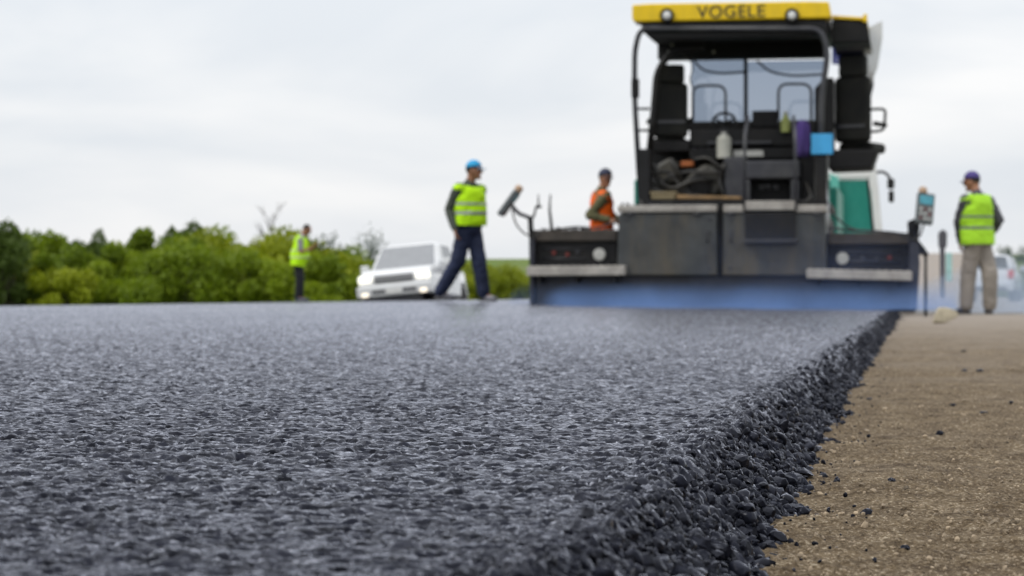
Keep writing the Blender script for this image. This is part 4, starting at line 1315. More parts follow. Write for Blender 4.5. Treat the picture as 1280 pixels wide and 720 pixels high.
# man in the orange vest beyond the left end of the screed
pD = P(751, 300, 30.9); pD.z = float(crown(pD.x)) + 0.0
person('man in an orange vest and dark cap standing behind the left end of the screed', pD, R(-62), R(2),
       {'R': ((.02, -.10, .48), (.02, -.12, .095), R(-60)), 'L': ((.02, .10, .48), (.0, .12, .095), R(-70))},
       {'R': ((-.13, -.16, 1.15), (.14, -.22, 1.09)), 'L': ((.12, .22, 1.15), (.24, .05, 1.07))},
       (R(-140), R(8), 0), dict(trousers=M_BLK_T, jacket=M_OLIVE_J, vest=M_VORANGE, shoes=M_SHOE_D),
       {'R': ((1, 0, -.2), (0, .4, -1), .4), 'L': ((.8, -.3, -.2), (0, .2, -1), .4)}, 'road workers', vest_hem=0.86,
       stripes=(), scale=0.985, cap=CAP_NAVY)

# ================================================================== VEHICLES
M_CARW = mat('white_car_paint', (0.66, 0.67, 0.68), 0.25, var=0.03, coat=0.6, dirt=(0.52, 0.49, 0.44), dirt_amt=0.25)
M_CARS = mat('pale_silver_paint', (0.55, 0.58, 0.62), 0.32, var=0.03, coat=0.5)
M_TYRE = mat('tyre', (0.02, 0.02, 0.02), 0.8, var=0.3, dirt=(0.12, 0.10, 0.08), dirt_amt=0.4)
M_RIM = mat('alloy_rim', (0.42, 0.42, 0.43), 0.3, metal=0.7, var=0.1)
M_GRILLE = mat('dark_grille', (0.05, 0.05, 0.055), 0.5)
M_CHROME = mat('chrome', (0.6, 0.6, 0.6), 0.18, metal=1.0, var=0.05)
M_HEAD = mat('lit_headlight', (0.9, 0.9, 0.85), 0.2, emit=(1.0, 0.95, 0.80), estr=1.0)
M_FOGL = mat('lit_fog_light', (0.9, 0.85, 0.75), 0.2, emit=(1.0, 0.86, 0.66), estr=1.0)
M_TAIL = mat('red_tail_lamp', (0.55, 0.03, 0.02), 0.3)
G_CAR = mat('dark_car_glass', (0.05, 0.06, 0.07), 0.08, var=0.1, spec=0.8)
G_CARL = mat('reflecting_windscreen', (0.20, 0.21, 0.225), 0.10, var=0.1, spec=1.0)
M_PLATE = mat('number_plate', (0.7, 0.7, 0.68), 0.5)

def arch(cy, r, zb, n=8):
    """points of a wheel arch going from the rear to the front along the sill"""
    a0 = math.asin(max(-1, min(1, (zb - 0.38) / r)))
    return [(cy - r * math.cos(a), 0.38 + r * math.sin(a)) for a in [a0 + (math.pi - 2 * a0) * k / n for k in range(n + 1)]]
def lerp3(a, b, t): return a + (b - a) * t
def vehicle(name, label, cat, loc, rot, paint, spec):
    v = thing(name, label, cat, loc, rot=rot)
    hw = spec['hw']
    prof = spec['profile']                                   # (y, z) going round the lower body
    b = MB(); n = len(prof)
    cyav = 0
    def wid(y, z):                                           # tumblehome and rounded nose in plan
        return hw * (1 - 0.10 * max(0, (abs(y) - spec['L'] * 0.40) / (spec['L'] * 0.1)) ** 2) * (1 - 0.05 * max(0, z - 0.85) / 0.3)
    vs = [(-wid(y, z), y, z) for y, z in prof] + [(wid(y, z), y, z) for y, z in prof]
    b.add(vs, [tuple(range(n)), tuple(range(2 * n - 1, n - 1, -1))] + [(i, i + n, (i + 1) % n + n, (i + 1) % n) for i in range(n)])
    body = b.build('body', paint, v, bevel=0.075, local=True, seg=4)
    # cabin
    (yb0, yb1, zb, wb), (yt0, yt1, zt, wt) = spec['cabin']
    B = [Vector((-wb, yb1, zb)), Vector((wb, yb1, zb)), Vector((wb, yb0, zb)), Vector((-wb, yb0, zb))]
    Tp = [Vector((-wt, yt1, zt)), Vector((wt, yt1, zt)), Vector((wt, yt0, zt)), Vector((-wt, yt0, zt))]
    b = MB(); b.add(B + Tp, [(3, 2, 1, 0), (4, 5, 6, 7), (0, 1, 5, 4), (1, 2, 6, 5), (2, 3, 7, 6), (3, 0, 4, 7)])
    cab = b.build('cabin', paint, v, bevel=0.17, local=True, seg=5)
    def pane(i, j, u0, u1, w0, w1, nm, m):
        a, bb, c, d = B[i], B[j], Tp[j], Tp[i]
        def pt(u, w): return lerp3(lerp3(a, bb, u), lerp3(d, c, u), w)
        q = [pt(u0, w0), pt(u1, w0), pt(u1, w1), pt(u0, w1)]
        nn = (q[1] - q[0]).cross(q[3] - q[0]).normalized()
        mid = sum(q, Vector()) / 4
        if nn.dot(mid - Vector((0, (yb0 + yb1) / 2, (zb + zt) / 2))) < 0: nn = -nn
        e = MB(); e.add([p + nn * 0.012 for p in q] + [p - nn * 0.03 for p in q], [(0, 1, 2, 3), (7, 6, 5, 4), (0, 4, 5, 1), (1, 5, 6, 2), (2, 6, 7, 3), (3, 7, 4, 0)])
        return e.build(nm, m, v, local=True, bevel=0.006)
    pane(0, 1, .07, .93, .10, .90, 'windscreen', spec.get('glass', G_CAR))
    pane(2, 3, .08, .92, .18, .88, 'rear_window', G_CAR)
    for i, j, fl in ((1, 2, 0), (3, 0, 1)):
        for u0, u1 in spec['side_windows']:
            if fl: u0, u1 = 1 - u1, 1 - u0
            pane(i, j, u0, u1, .14, .86, 'side_window', G_CAR)
    # doors: seams and handles on each side
    for s in (-1, 1):
        for y0, y1 in spec['doors']:
            e = MB(); e.box(s * (hw + 0.004) - 0.006, y0, 0.52, s * (hw + 0.004) + 0.006, y1, zb - 0.08)
            d = e.build('door', paint, v, local=True, bevel=0.005)
            e = MB(); e.box(s * (hw + 0.024) - 0.012, y0 + 0.08, zb - 0.22, s * (hw + 0.024) + 0.012, y0 + 0.26, zb - 0.185); e.build('handle', M_CHROME, d, local=True, bevel=0.006)
        e = MB(); e.box(s * (wb + 0.13) - 0.10, yb1 - 0.42, zb + 0.02, s * (wb + 0.13) + 0.10, yb1 - 0.30, zb + 0.20); e.build('mirror', paint, v, local=True, bevel=0.03)
    # wheels
    for s in (-1, 1):
        for cy in spec['axles']:
            c = Vector((s * (hw - 0.10), cy, 0.37)); ax = Vector((s, 0, 0))
            e = MB(); e.lathe(c, ax, [(-.12, .24), (-.12, .34), (-.09, .372), (.07, .372), (.11, .34), (.115, .25), (.09, .24)], 28); wl_ = e.build('wheel', M_TYRE, v, local=True)
            e = MB(); e.lathe(c, ax, [(.05, .0), (.095, .05), (.085, .10), (.06, .20), (.10, .242), (.04, .242)], 20); rim = e.build('rim', M_RIM, wl_, local=True)
    # ends
    for nm, m, (x0, y0, z0, x1, y1, z1), both, bev in spec['bits']:
        for s in ((-1, 1) if both else (1,)):
            e = MB(); e.box(min(s * x0, s * x1), y0, z0, max(s * x0, s * x1), y1, z1); e.build(nm, m, v, local=True, bevel=bev)
    return v

# white double cab pickup with its lights on, leaning on the verge beyond the road
zb = 0.46
prof = [(2.52, .50), (2.60, .62), (2.58, .92), (2.46, 1.02), (2.1, 1.14), (1.30, 1.21), (-2.55, 1.16), (-2.60, .62), (-2.50, zb)]
prof += arch(-1.55, .43, zb) + arch(1.55, .43, zb)
pick = dict(L=5.2, hw=.90, profile=prof, cabin=((-1.15, 1.30, 1.14, .86), (-.95, .36, 1.80, .70)), side_windows=((.30, .60), (.64, .93)), doors=((-.95, .05), (.10, 1.05)),
            axles=(1.55, -1.55), glass=G_CARL,
            bits=[('headlight', M_HEAD, (.50, 2.45, .82, .84, 2.60, 1.01), True, .05), ('grille', M_GRILLE, (-.46, 2.55, .82, .46, 2.605, .99), False, .02),
                  ('grille_bar', M_CHROME, (-.46, 2.606, .892, .46, 2.62, .925), False, .005), ('bumper', M_CARW, (-.88, 2.50, .50, .88, 2.66, .77), False, .05),
                  ('air_intake', M_GRILLE, (.20, 2.655, .58, .52, 2.667, .66), True, .005), ('number_plate', M_PLATE, (-.19, 2.662, .56, .19, 2.672, .68), False, .003),
                  ('fog_light', M_FOGL, (.60, 2.64, .52, .76, 2.672, .62), True, .02), ('skid_plate', M_PIPE, (-.6, 2.3, .36, .6, 2.58, .48), False, .02),
                  ('tail_light', M_TAIL, (.64, -2.63, .80, .78, -2.56, 1.08), True, .02), ('side_step', M_PIPE, (.80, -1.0, .36, .93, 1.0, .42), True, .02)])
pz = P(523, 305, 56.5)
vehicle('pickup_truck', 'white double cab pickup with headlights on beyond the left side of the road', 'pickup', (pz.x, 56.5, pz.z - 1.80), Euler((R(1.5), R(5.5), R(181)), 'XYZ'), M_CARW, pick)

prof = [(2.05, .42), (2.15, .60), (2.05, .80), (1.05, .98), (-1.95, 1.00), (-2.08, .62), (-2.02, .36)]
prof += arch(-1.28, .40, .34) + arch(1.28, .40, .34)
hat = dict(L=4.2, hw=.84, profile=prof, cabin=((-1.98, 1.05, .96, .80), (-1.55, .25, 1.50, .62)), side_windows=((.06, .34), (.37, .62), (.66, .9)), doors=((-.85, -.02), (.03, .88)),
           axles=(1.28, -1.28),
           bits=[('headlight', M_LENS, (.48, 2.02, .66, .78, 2.12, .80), True, .03), ('tail_light', M_TAIL, (.64, -2.12, .74, .82, -1.98, .99), True, .02),
                 ('rear_bumper', M_CARS, (-.80, -2.16, .34, .80, -2.04, .62), False, .04), ('number_plate', M_PLATE, (-.25, -2.115, .70, .25, -2.085, .82), False, .003),
                 ('bumper_insert', M_GRILLE, (-.6, -2.172, .36, .6, -2.162, .46), False, .003), ('grille', M_GRILLE, (-.45, 2.10, .52, .45, 2.16, .66), False, .01)])
pz = P(1243, 376, 78)
vehicle('car', 'pale silver hatchback seen from behind far off beyond the man in the purple cap', 'car', (pz.x, 80.0, DZ + 0.02), Euler((0, 0, R(-6))), M_CARS, hat)

# tip lorry ahead of the paver, its teal tailboard and white frame showing past the right side
Yt = 37.6
gzt = float(crown(-1)) - 0.1
pt = P(1066, 250, Yt)
lor = thing('tipper_lorry', 'white lorry with a teal tailboard standing ahead of the paver', 'lorry', (pt.x, Yt, gzt))
def lp(nm, m, par=None, bev=0.02):
    mb = MB(); mb.done = lambda: mb.build(nm, m, par or lor, bevel=bev); return mb
b = lp('tailboard', M_TEAL, bev=0.02); b.prism([(1038, 226), (1086, 226), (1092, 300), (1036, 300)], Yt, Yt + 0.10); tb = b.done()
b = lp('tailboard_rib', mat('pale_teal_paint', (0.12, 0.46, 0.38), 0.45, var=0.1), tb, 0.01); b.prism([(1037, 216), (1048, 222), (1053, 300), (1046, 300)], Yt - 0.09, Yt - 0.004); b.done()
b = lp('top_rail', M_WHITE, bev=0.02); b.prism([(1038, 210), (1092, 205), (1094, 222), (1050, 224)], Yt - 0.03, Yt + 0.16); b.done()
b = lp('corner_post', M_WHITE, bev=0.02); b.prism([(1086, 208), (1095, 206), (1104, 300), (1095, 300)], Yt - 0.04, Yt + 0.5); b.done()
b = lp('gap_seal', M_BLACK, bev=0.005); b.prism([(1083, 224), (1086, 224), (1094, 300), (1091, 300)], Yt - 0.02, Yt - 0.003); b.done()
x0 = P(880, 250, Yt).x
b = lp('body_side', M_TEAL, bev=0.03); b.box(x0, Yt + 0.17, 1.1, P(1084, 250, Yt).x, Yt + 5.2, P(1060, 224, Yt).z); b.done()
b = lp('cab', M_WHITE, bev=0.08); b.prism([(880, 216), (1092, 212), (1102, 300), (1100, 340), (880, 340)], Yt + 5.5, Yt + 7.4); b.done()
b = lp('chassis', M_BLACK, bev=0.02); b.box(x0 + 0.4, Yt + 0.3, 0.75, P(1070, 250, Yt).x, Yt + 7.2, 1.05); b.done()
for s in (x0 + 0.25, P(1084, 250, Yt).x - 0.25):
    for yy in (Yt + 1.2, Yt + 2.6, Yt + 6.6):
        q = MB(); q.lathe((s, yy, gzt + 0.5), (1, 0, 0), [(-.15, .3), (-.15, .48), (-.1, .5), (.1, .5), (.15, .48), (.15, .3)], 22); w_ = q.build('wheel', M_TYRE, lor)
        q = MB(); q.lathe((s, yy, gzt + 0.5), (1, 0, 0), [(-.1, .0), (-.1, .29), (.1, .29), (.1, .0)], 16); q.build('rim', M_RIM, w_)
q = MB(); q.tube(arc_path([P(1094, 216, Yt), P(1104, 214, Yt), P(1112, 221, Yt), P(1113, 230, Yt)], 0.08), 0.022, 8); ma = q.build('mirror_arm', M_DARK, lor, smooth=True)
q = MB(); q.pbox(1109, 223, 1118, 236, Yt - 0.05, Yt + 0.06); q.build('mirror', M_DARK, ma, bevel=0.025)
q = MB(); q.pbox(1110.5, 238, 1117.5, 253, Yt - 0.05, Yt + 0.06); q.build('mirror', M_DARK, ma, bevel=0.025)

# ================================================================== SMALL THINGS BY THE ROAD
b = MB(); a = P(1157, 405, 27.4); a.z = DZ - 0.01
top = P(1157, 318, 27.4)
b.tube([a, top], 0.019, 10)
o = b.build('marker_rod', M_DARK, None, smooth=True); tag(o, 'thin dark upright rod standing in the dirt at the corner of the paver', 'rod')
q = MB(); q.tube([Vector((a.x, a.y, top.z - 0.02)), Vector((a.x, a.y, top.z + 0.02))], 0.03, 12); q.build('collar', M_BLACK, o)
# pale round stone
def stone(name, label, cat, c, s, m, seed, sub=3, squash=0.75, group=None):
    vs, fs = rock(seed, sub)
    vs = vs * s; vs[:, 2] *= squash
    me = np_mesh(name, vs, fs, m, sub > 2)
    o = link_mesh(name, me); o.location = c
    return tag(o, label, cat, group)
c = G(1179, 404, DZ); c.z = DZ + 0.060
stone('stone', 'pale round stone on the dirt near the man in the purple cap', 'stone', c, 0.125, mat('pale_stone', (0.42, 0.37, 0.27), 0.85, var=0.3, scale=16, bump=0.4), 77)
crumbs = [(1082, 644, .0080, 'dark crumb of mix alone in the brown dirt nearest the lens'),
          (1131, 688, .0045, 'flat dark crumb low down in the dirt at the bottom of the picture'),
          (1206, 466, .012, 'left one of two black crumbs lying side by side far along the dirt'),
          (1225, 466, .012, 'right one of two black crumbs lying side by side far along the dirt'),
          (1191, 506, .0085, 'small round crumb midway along the dirt below the pair'),
          (1230, 518, .0090, 'broad dark crumb at the right of the dirt, right of the small round one'),
          (1174, 545, .0085, 'dark crumb in the middle of the dirt with a smaller grain beside it'),
          (1264, 504, .0070, 'dark crumb farthest right on the dirt lane'),
          (1115, 606, .0050, 'low dark flake of mix a little above the nearest crumb'),
          (1205, 440, .012, 'tiny far crumb of mix on the dirt before the pale round stone')]
for i, (px, py, s, lab) in enumerate(crumbs):
    c = G(px, py, DZ); c.z = DZ + float(dirt_h(np.array([c.x]), np.array([c.y]))[0]) + s * 0.45
    stone('asphalt_crumb', lab, 'crumb', c, s, M_ASPH, 300 + i, 2, 0.8, 'crumbs of mix lying on the dirt')
# dark clumps fallen from the edge
for i, (px, py, s, lab) in enumerate([(1003, 598, .016, 'black clump of mix fallen on the dirt halfway along the near edge'), (990, 602, .013, 'black clump touching the raw edge just left of the fallen one')]):
    c = G(px, py, DZ); c.z = DZ + s * 0.5
    stone('asphalt_clump', lab, 'clump', c, s, M_ASPH, 340 + i, 2, 0.7, 'clumps fallen from the edge')
# dark post with a pale teal panel far along the old road
Yq = 62.0
q0 = P(1178, 352, Yq)
t = thing('roadside_post', 'dark post with wider head and pale teal panel far along the lane', 'post', (q0.x, Yq, DZ))
b = MB(); b.prism([(1174.5, 308), (1181, 308), (1181, 372), (1175, 372)], Yq, Yq + 0.12); b.build('post', M_JKT_GREY, t, bevel=0.02)
b = MB(); b.prism([(1172.5, 291), (1178, 286), (1184, 290), (1183.5, 310), (1173, 310)], Yq - 0.05, Yq + 0.17); b.build('head', M_JKT_GREY, t, bevel=0.05)
b = MB(); b.prism([(1182, 316), (1190, 316), (1190, 352), (1182, 352)], Yq + 0.02, Yq + 0.08); b.build('panel', mat('pale_teal_panel', (0.33, 0.55, 0.53), 0.6), t, bevel=0.01)
# ================================================================== TREES AND SHRUBS
def leaf_material(name, lo, hi):
    m = bpy.data.materials.new(name); m.use_nodes = True
    n, l = m.node_tree.nodes, m.node_tree.links
    b = n['Principled BSDF']; o = n['Material Output']
    g = n.new('ShaderNodeNewGeometry'); oi = n.new('ShaderNodeObjectInfo')
    ad = n.new('ShaderNodeMath'); ad.operation = 'MULTIPLY_ADD'; ad.inputs[1].default_value = 0.4
    l.new(g.outputs['Random Per Island'], ad.inputs[0])
    m2 = n.new('ShaderNodeMath'); m2.operation = 'MULTIPLY'; m2.inputs[1].default_value = 0.6
    l.new(oi.outputs['Random'], m2.inputs[0]); l.new(m2.outputs[0], ad.inputs[2])
    r = n.new('ShaderNodeValToRGB'); r.color_ramp.elements[0].color = (*lo, 1); r.color_ramp.elements[1].color = (*hi, 1)
    l.new(ad.outputs[0], r.inputs[0]); l.new(r.outputs[0], b.inputs['Base Color'])
    b.inputs['Roughness'].default_value = 0.55; b.inputs['Specular IOR Level'].default_value = 0.3
    tr = n.new('ShaderNodeBsdfTranslucent'); l.new(r.outputs[0], tr.inputs[0])
    mx_ = n.new('ShaderNodeMixShader'); mx_.inputs[0].default_value = 0.35
    l.new(b.outputs[0], mx_.inputs[1]); l.new(tr.outputs[0], mx_.inputs[2]); l.new(mx_.outputs[0], o.inputs['Surface'])
    return m
LEAF_Y = leaf_material('willow_leaves', (0.090, 0.150, 0.007), (0.26, 0.34, 0.014))
LEAF_D = leaf_material('dark_leaves', (0.040, 0.070, 0.014), (0.10, 0.15, 0.024))
LEAF_B = leaf_material('blue_green_leaves', (0.030, 0.060, 0.030), (0.07, 0.115, 0.055))
LEAF_Z = leaf_material('yellow_willow_leaves', (0.16, 0.21, 0.007), (0.37, 0.41, 0.015))
BARK = mat('bark', (0.06, 0.05, 0.04), 0.9, var=0.4)

def plant_meshes(seed, leafm, H=2.5, W=1.3, nshoot=16, leaf=0.07, per=190, spire=0.5, low=0.05):
    """one bush: stems that fork upward and leaves bunched round the shoots; returns (crown, stem) meshes standing at the origin"""
    rnd = random.Random(seed); rng = np.random.default_rng(seed)
    st = MB(); pts = []
    for k in range(nshoot):
        a = rnd.uniform(0, 2 * math.pi); rr = W * math.sqrt(rnd.random())
        hgt = H * (1 - 0.45 * (rr / W) ** 2) * rnd.uniform(0.70, 1.0)
        p0 = Vector((math.cos(a) * rr * 0.25, math.sin(a) * rr * 0.25, -0.25))
        p1 = Vector((math.cos(a) * rr * 0.8, math.sin(a) * rr * 0.8, hgt * 0.5))
        p2 = Vector((math.cos(a) * rr + rnd.uniform(-.15, .15), math.sin(a) * rr + rnd.uniform(-.15, .15), hgt))
        st.tube([p0, p1, p2], 0.035 * H / 2.5, 5, r2=0.006)
        for j in range(per):
            t = low + (1 - low) * rnd.random() ** 0.8
            q = p0.lerp(p1, t * 2) if t < 0.5 else p1.lerp(p2, t * 2 - 1)
            sp = W * 0.34 * (1 - spire * t) 
            pts.append((q.x + rnd.gauss(0, sp), q.y + rnd.gauss(0, sp), max(-0.1, q.z + rnd.gauss(0, sp * 0.8))))
    pts = np.array(pts); n = len(pts)
    d = rng.normal(size=(n, 3)); d[:, 2] = np.abs(d[:, 2]) * 0.8 + 0.1; d /= np.linalg.norm(d, axis=1)[:, None]
    e = rng.normal(size=(n, 3)); e -= d * (e * d).sum(1)[:, None]; e /= np.linalg.norm(e, axis=1)[:, None]
    L = leaf * rng.uniform(0.7, 1.5, n)[:, None]
    V = np.stack([pts - d * L, pts + e * L * 0.45, pts + d * L, pts - e * L * 0.45], 1).reshape(-1, 3)
    Fq = np.arange(n * 4).reshape(-1, 4)
    crown_ = np_mesh('crown', V, Fq, leafm, False)
    sm = bpy.data.meshes.new('stem'); sm.from_pydata(st.v, [], st.f); sm.materials.append(BARK)
    return crown_, sm

def bush_meshes(seed, leafm, H=2.5, W=1.35, nblob=17, per=420, leaf=0.065):
    """a rounded bush: leaves gathered in clumps of different size on forking stems, with gaps between the clumps"""
    rnd = random.Random(seed); rng = np.random.default_rng(seed)
    st = MB(); P_, D_ = [], []
    for k in range(nblob):
        a = rnd.uniform(0, 2 * math.pi); rr = W * math.sqrt(rnd.random()) * 0.85
        r = rnd.uniform(0.26, 0.55)
        top = (H - r) * math.sqrt(max(0.05, 1 - (rr / W) ** 2))
        z = top * (rnd.uniform(0.75, 1.0) if k % 2 else rnd.uniform(0.1, 0.75))
        c = np.array([math.cos(a) * rr, math.sin(a) * rr, z])
        st.tube([Vector((c[0] * .15, c[1] * .15, -.25)), Vector((c[0] * .7, c[1] * .7, z * .55)), Vector(c)], 0.03, 5, r2=0.007)
        d = rng.normal(size=(per, 3)); d /= np.linalg.norm(d, axis=1)[:, None]
        rad = r * (0.35 + 0.75 * rng.random(per) ** 0.45)
        rad *= 1 + 0.25 * np.sin(d[:, 0] * 5 + k) * np.cos(d[:, 1] * 4 + 2 * k)
        p = c + d * rad[:, None] * np.array([1, 1, .85])
        P_.append(p); D_.append(d)
    pts = np.concatenate(P_); nrm = np.concatenate(D_); n = len(pts)
    d = rng.normal(size=(n, 3)) + nrm * 0.8; d /= np.linalg.norm(d, axis=1)[:, None]
    e = rng.normal(size=(n, 3)); e -= d * (e * d).sum(1)[:, None]; e /= np.linalg.norm(e, axis=1)[:, None]
    L = leaf * rng.uniform(0.7, 1.4, n)[:, None]
    V = np.stack([pts - d * L, pts + e * L * 0.55, pts + d * L, pts - e * L * 0.55], 1).reshape(-1, 3)
    crown_ = np_mesh('crown', V, np.arange(n * 4).reshape(-1, 4), leafm, False)
    sm = bpy.data.meshes.new('stem'); sm.from_pydata(st.v, [], st.f); sm.materials.append(BARK)
    return crown_, sm

def place_plant(tmpl, name, label, cat, loc, sc, rz, group=None):
    o = bpy.data.objects.new(name, None); COL.objects.link(o)
    o.location = loc; o.rotation_euler = (0, 0, rz); o.scale = sc
    tag(o, label, cat, group)
    for nm, me in zip(('crown', 'stem'), tmpl):
        c = bpy.data.objects.new(nm, me); COL.objects.link(c); c.parent = o
    return o

T_Y = [bush_meshes(50 + i, LEAF_Z if i % 2 else LEAF_Y) for i in range(6)]
T_D = [bush_meshes(70 + i, LEAF_D, 3.0, 1.1, 20) for i in range(3)]
T_B = [plant_meshes(90 + i, LEAF_B, 3.2, 1.2, 18, 0.07, 170, 0.5) for i in range(2)]
rnd = random.Random(12)
prof_x = [-80, 0, 45, 60, 95, 130, 170, 200, 230, 262, 290, 330, 365, 400, 425, 450]
prof_y = [274, 280, 286, 306, 290, 284, 288, 286, 282, 284, 284, 287, 290, 292, 302, 316]
def hedge_row(Y0, jit, step, x0, x1, dtop, k):
    px = x0
    while px < x1:
        Y = Y0 + rnd.uniform(-jit, jit)
        ytop = float(np.interp(px, prof_x, prof_y)) + dtop + rnd.uniform(-4, 9)
        g0 = P(px, 380, Y); gzz = float(land_z(g0.x, Y))
        h = P(px, ytop, Y).z - gzz
        t = T_Y[rnd.randrange(5)]
        s = h / 2.25
        place_plant(t, 'shrub', 'bright yellow green bush in the dense hedge along the left roadside', 'shrub', (g0.x, Y, gzz), (max(s, .8) * rnd.uniform(.9, 1.2), max(s, .8), s * rnd.uniform(.86, 1.1)), rnd.uniform(0, 6.28), 'roadside bushes')
        px += step * rnd.uniform(0.75, 1.3)
hedge_row(66, 2.5, 34, -70, 446, 14, 0)
hedge_row(73, 2.5, 36, -75, 440, 0, 1)
hedge_row(80, 2.5, 46, -75, 432, -2, 2)
# taller dark ones
def tall(px, ytop, Y, tmpl, label, wx=1.0, name='tree'):
    g0 = P(px, 380, Y); gzz = float(land_z(g0.x, Y)); h = P(px, ytop, Y).z - gzz
    s = h / 3.05
    return place_plant(tmpl, name, label, 'tree', (g0.x, Y, gzz), (s * wx, s * wx, s), rnd.uniform(0, 6.28))
tall(14, 264, 63.5, T_D[0], 'dark green tree at the far left edge of the photo, tallest of the hedge', .9)
tall(92, 280, 70, T_D[1], 'slim dark sapling poking out of the hedge next to the far left tree', .62)
tall(121, 281, 70, T_D[2], 'second slim dark sapling right of the first one in the hedge', .55)
tall(212, 277, 76, T_D[2], 'small dark tree standing just left of the tallest mid hedge tree', .55)
tall(246, 266, 76, T_D[0], 'dark bushy tree rising above the middle of the hedge', .72)
tall(400, 284, 74, T_B[0], 'blue green tree behind the man looking at his phone', .85)
tall(466, 284, 92, T_B[1], 'lone blue green tree behind the bonnet of the white pickup', .62)
# bare dead tree behind the hedge
g0 = P(341, 380, 78); gzz = float(land_z(g0.x, 78))
t = thing('bare_tree', 'thin leafless tree sticking up behind the hedge left of the phone man', 'tree', (g0.x, 78, gzz))
b = MB(); topz = P(341, 266, 78).z - gzz
b.tube([(0, 0, -.2), (.05, 0, topz * .5), (-.02, .05, topz)], .035, 6, r2=.008); b.build('trunk', BARK, t, local=True)
for k in range(11):
    z = topz * (.45 + .05 * k); a = rnd.uniform(0, 6.28); L = rnd.uniform(.35, .75)
    b = MB(); b.tube([(0, 0, z), (math.cos(a) * L * .5, math.sin(a) * L * .5, z + L * .5), (math.cos(a) * L * .8, math.sin(a) * L * .8, z + L * 1.1)], .012, 5, r2=.004)
    for q in range(3):
        a2 = a + rnd.uniform(-1, 1)
        b.tube([(math.cos(a) * L * .5, math.sin(a) * L * .5, z + L * .5), (math.cos(a) * L * .5 + math.cos(a2) * .3, math.sin(a) * L * .5 + math.sin(a2) * .3, z + L * .5 + rnd.uniform(.2, .5))], .01, 4, r2=.004)
    b.build('branch', BARK, t, local=True)
# low bushes between the striding man and the paver
for px, ytop, Y in ((428, 338, 84), (558, 334, 78), (580, 330, 84), (606, 334, 80), (618, 330, 88), (634, 328, 84), (650, 332, 90), (668, 330, 86), (690, 334, 92), (720, 332, 90)):
    g0 = P(px, 380, Y); gzz = float(land_z(g0.x, Y)); h = P(px, ytop + rnd.uniform(-2, 3), Y).z - gzz
    place_plant(T_Y[1 + 2 * rnd.randrange(3)], 'shrub', 'low green bush on the slope between the striding man and the paver', 'shrub', (g0.x, Y, gzz), (h / 2.0 * 1.1, h / 2.2, h / 2.15), rnd.uniform(0, 6.28), 'low bushes left of the paver')
# far pale trees at the right
for i, (px, ytop, Y, w, lab) in enumerate(((1257, 303, 210, .8, 'round far tree left of the others on the right skyline'), (1283, 304, 215, .9, 'far tree cut by the right edge of the photo'), (1238, 314, 225, .5, 'smallest far tree beside the silver hatchback'))):
    g0 = P(px, 340, Y); gzz = float(land_z(g0.x, Y)); h = P(px, ytop, Y).z - gzz; s = h / 3.05
    place_plant(T_B[i % 2], 'tree', lab, 'tree', (g0.x, Y, gzz), (s * w * 1.2, s * w * 1.2, s), i * 1.3, 'far trees on the right')
for i, (px, ytop, Y) in enumerate(((1262, 332, 120), (1276, 328, 125), (1292, 330, 118), (1268, 322, 150), (1285, 318, 155))):
    g0 = P(px, 340, Y); gzz = float(land_z(g0.x, Y)); h = P(px, ytop, Y).z - gzz; s = h / 2.5
    place_plant(T_Y[i], 'shrub', 'pale green far bush at the right edge beyond the silver hatchback', 'shrub', (g0.x, Y, gzz), (s * 1.3, s * 1.3, s), i, 'far bushes on the right')

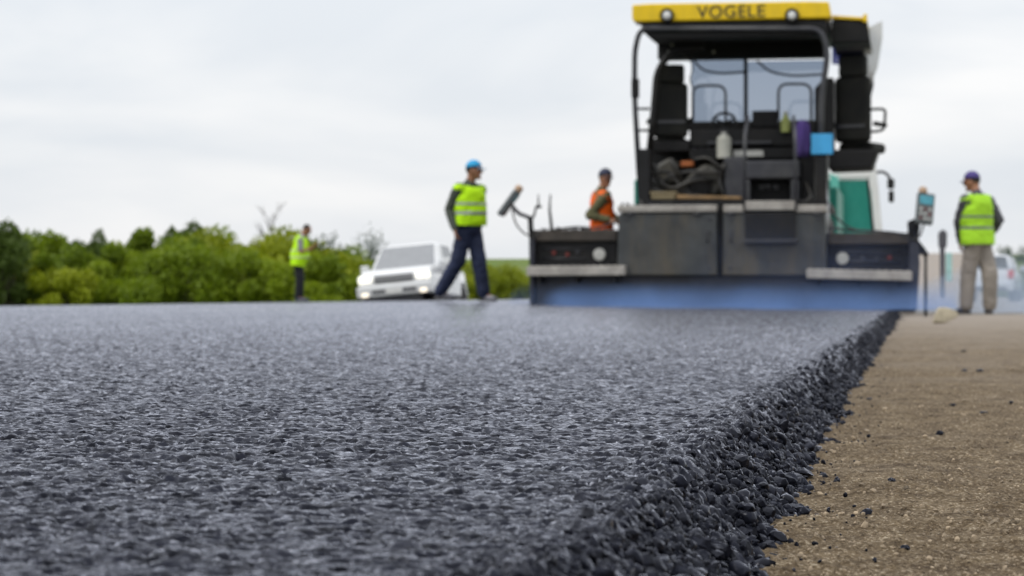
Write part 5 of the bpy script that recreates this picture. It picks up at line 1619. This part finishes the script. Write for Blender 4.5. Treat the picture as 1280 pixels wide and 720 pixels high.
# ================================================================== SMOKE AND AIR
def smoke_material(name, color, dens, top, z0, nscale, thr, seed):
    m = bpy.data.materials.new(name); m.use_nodes = True
    n, l = m.node_tree.nodes, m.node_tree.links
    n.clear()
    o = n.new('ShaderNodeOutputMaterial'); v = n.new('ShaderNodeVolumePrincipled')
    v.inputs['Color'].default_value = (*color, 1); v.inputs['Anisotropy'].default_value = 0.1
    t = n.new('ShaderNodeTexCoord'); sp = n.new('ShaderNodeSeparateXYZ'); l.new(t.outputs['Object'], sp.inputs[0])
    a = n.new('ShaderNodeTexNoise'); a.inputs['Scale'].default_value = nscale; a.inputs['Detail'].default_value = 3
    mpp = n.new('ShaderNodeMapping'); mpp.inputs['Location'].default_value = (seed, 0, 0); l.new(t.outputs['Object'], mpp.inputs['Vector']); l.new(mpp.outputs[0], a.inputs['Vector'])
    g = n.new('ShaderNodeMapRange'); g.inputs['From Min'].default_value = z0; g.inputs['From Max'].default_value = top; g.inputs['To Min'].default_value = 1; g.inputs['To Max'].default_value = 0; g.interpolation_type = 'SMOOTHSTEP'
    l.new(sp.outputs['Z'], g.inputs['Value'])
    nr_ = n.new('ShaderNodeMapRange'); nr_.inputs['From Min'].default_value = thr; nr_.inputs['From Max'].default_value = 0.75; l.new(a.outputs[0], nr_.inputs['Value'])
    mu = n.new('ShaderNodeMath'); mu.operation = 'MULTIPLY'; l.new(g.outputs[0], mu.inputs[0]); l.new(nr_.outputs[0], mu.inputs[1])
    m3 = n.new('ShaderNodeMath'); m3.operation = 'MULTIPLY'; m3.inputs[1].default_value = dens; l.new(mu.outputs[0], m3.inputs[0])
    l.new(m3.outputs[0], v.inputs['Density']); l.new(v.outputs[0], o.inputs['Volume'])
    return m
def smoke(name, label, X0, X1, Y0, Y1, Z0, Z1, m):
    rings = []
    for k in range(9):
        x = X0 + (X1 - X0) * k / 8; f = 0.35 + 0.65 * max(0, math.sin(math.pi * k / 8)) ** 0.4
        cy, cz = (Y0 + Y1) / 2, Z0
        rings.append([(x, cy + (Y1 - Y0) / 2 * f * math.cos(a), Z0 + (Z1 - Z0) * f * max(0, math.sin(a)) ** 0.7) for a in [math.pi * i / 10 for i in range(11)]])
    b = MB(); b.loft(rings); o = b.build(name, m, None)
    tag(o, label, 'smoke', kind='stuff'); return o
BLUE_SMOKE = smoke_material('blue_smoke', (0.27, 0.46, 0.90), 0.62, 0.33, 0.0, 1.3, 0.38, 0)
smoke('smoke', 'thin blue smoke rising from the hot mat along the foot of the screed', -4.0, 0.45, 24.5, 28.9, 0.0, 0.60, BLUE_SMOKE)
smoke('smoke', 'wisp of blue smoke at the left end of the screed foot', -4.75, -3.0, 27.9, 28.9, 0.0, 0.50, BLUE_SMOKE)
smoke('smoke', 'pale blue smoke drifting over the lane round the legs of the man in the purple cap', -0.05, 9.0, 29.6, 37.5, -0.10, 0.95,
      smoke_material('drifting_smoke', (0.62, 0.74, 0.92), 0.38, 0.9, -0.05, 0.7, 0.25, 5))
smoke('smoke', 'faint blue plume drifting up over the right half of the screed', -2.6, 0.75, 28.0, 28.82, 0.0, 1.45,
      smoke_material('thin_blue_smoke', (0.32, 0.46, 0.92), 0.20, 1.35, 0.1, 1.0, 0.28, 9))
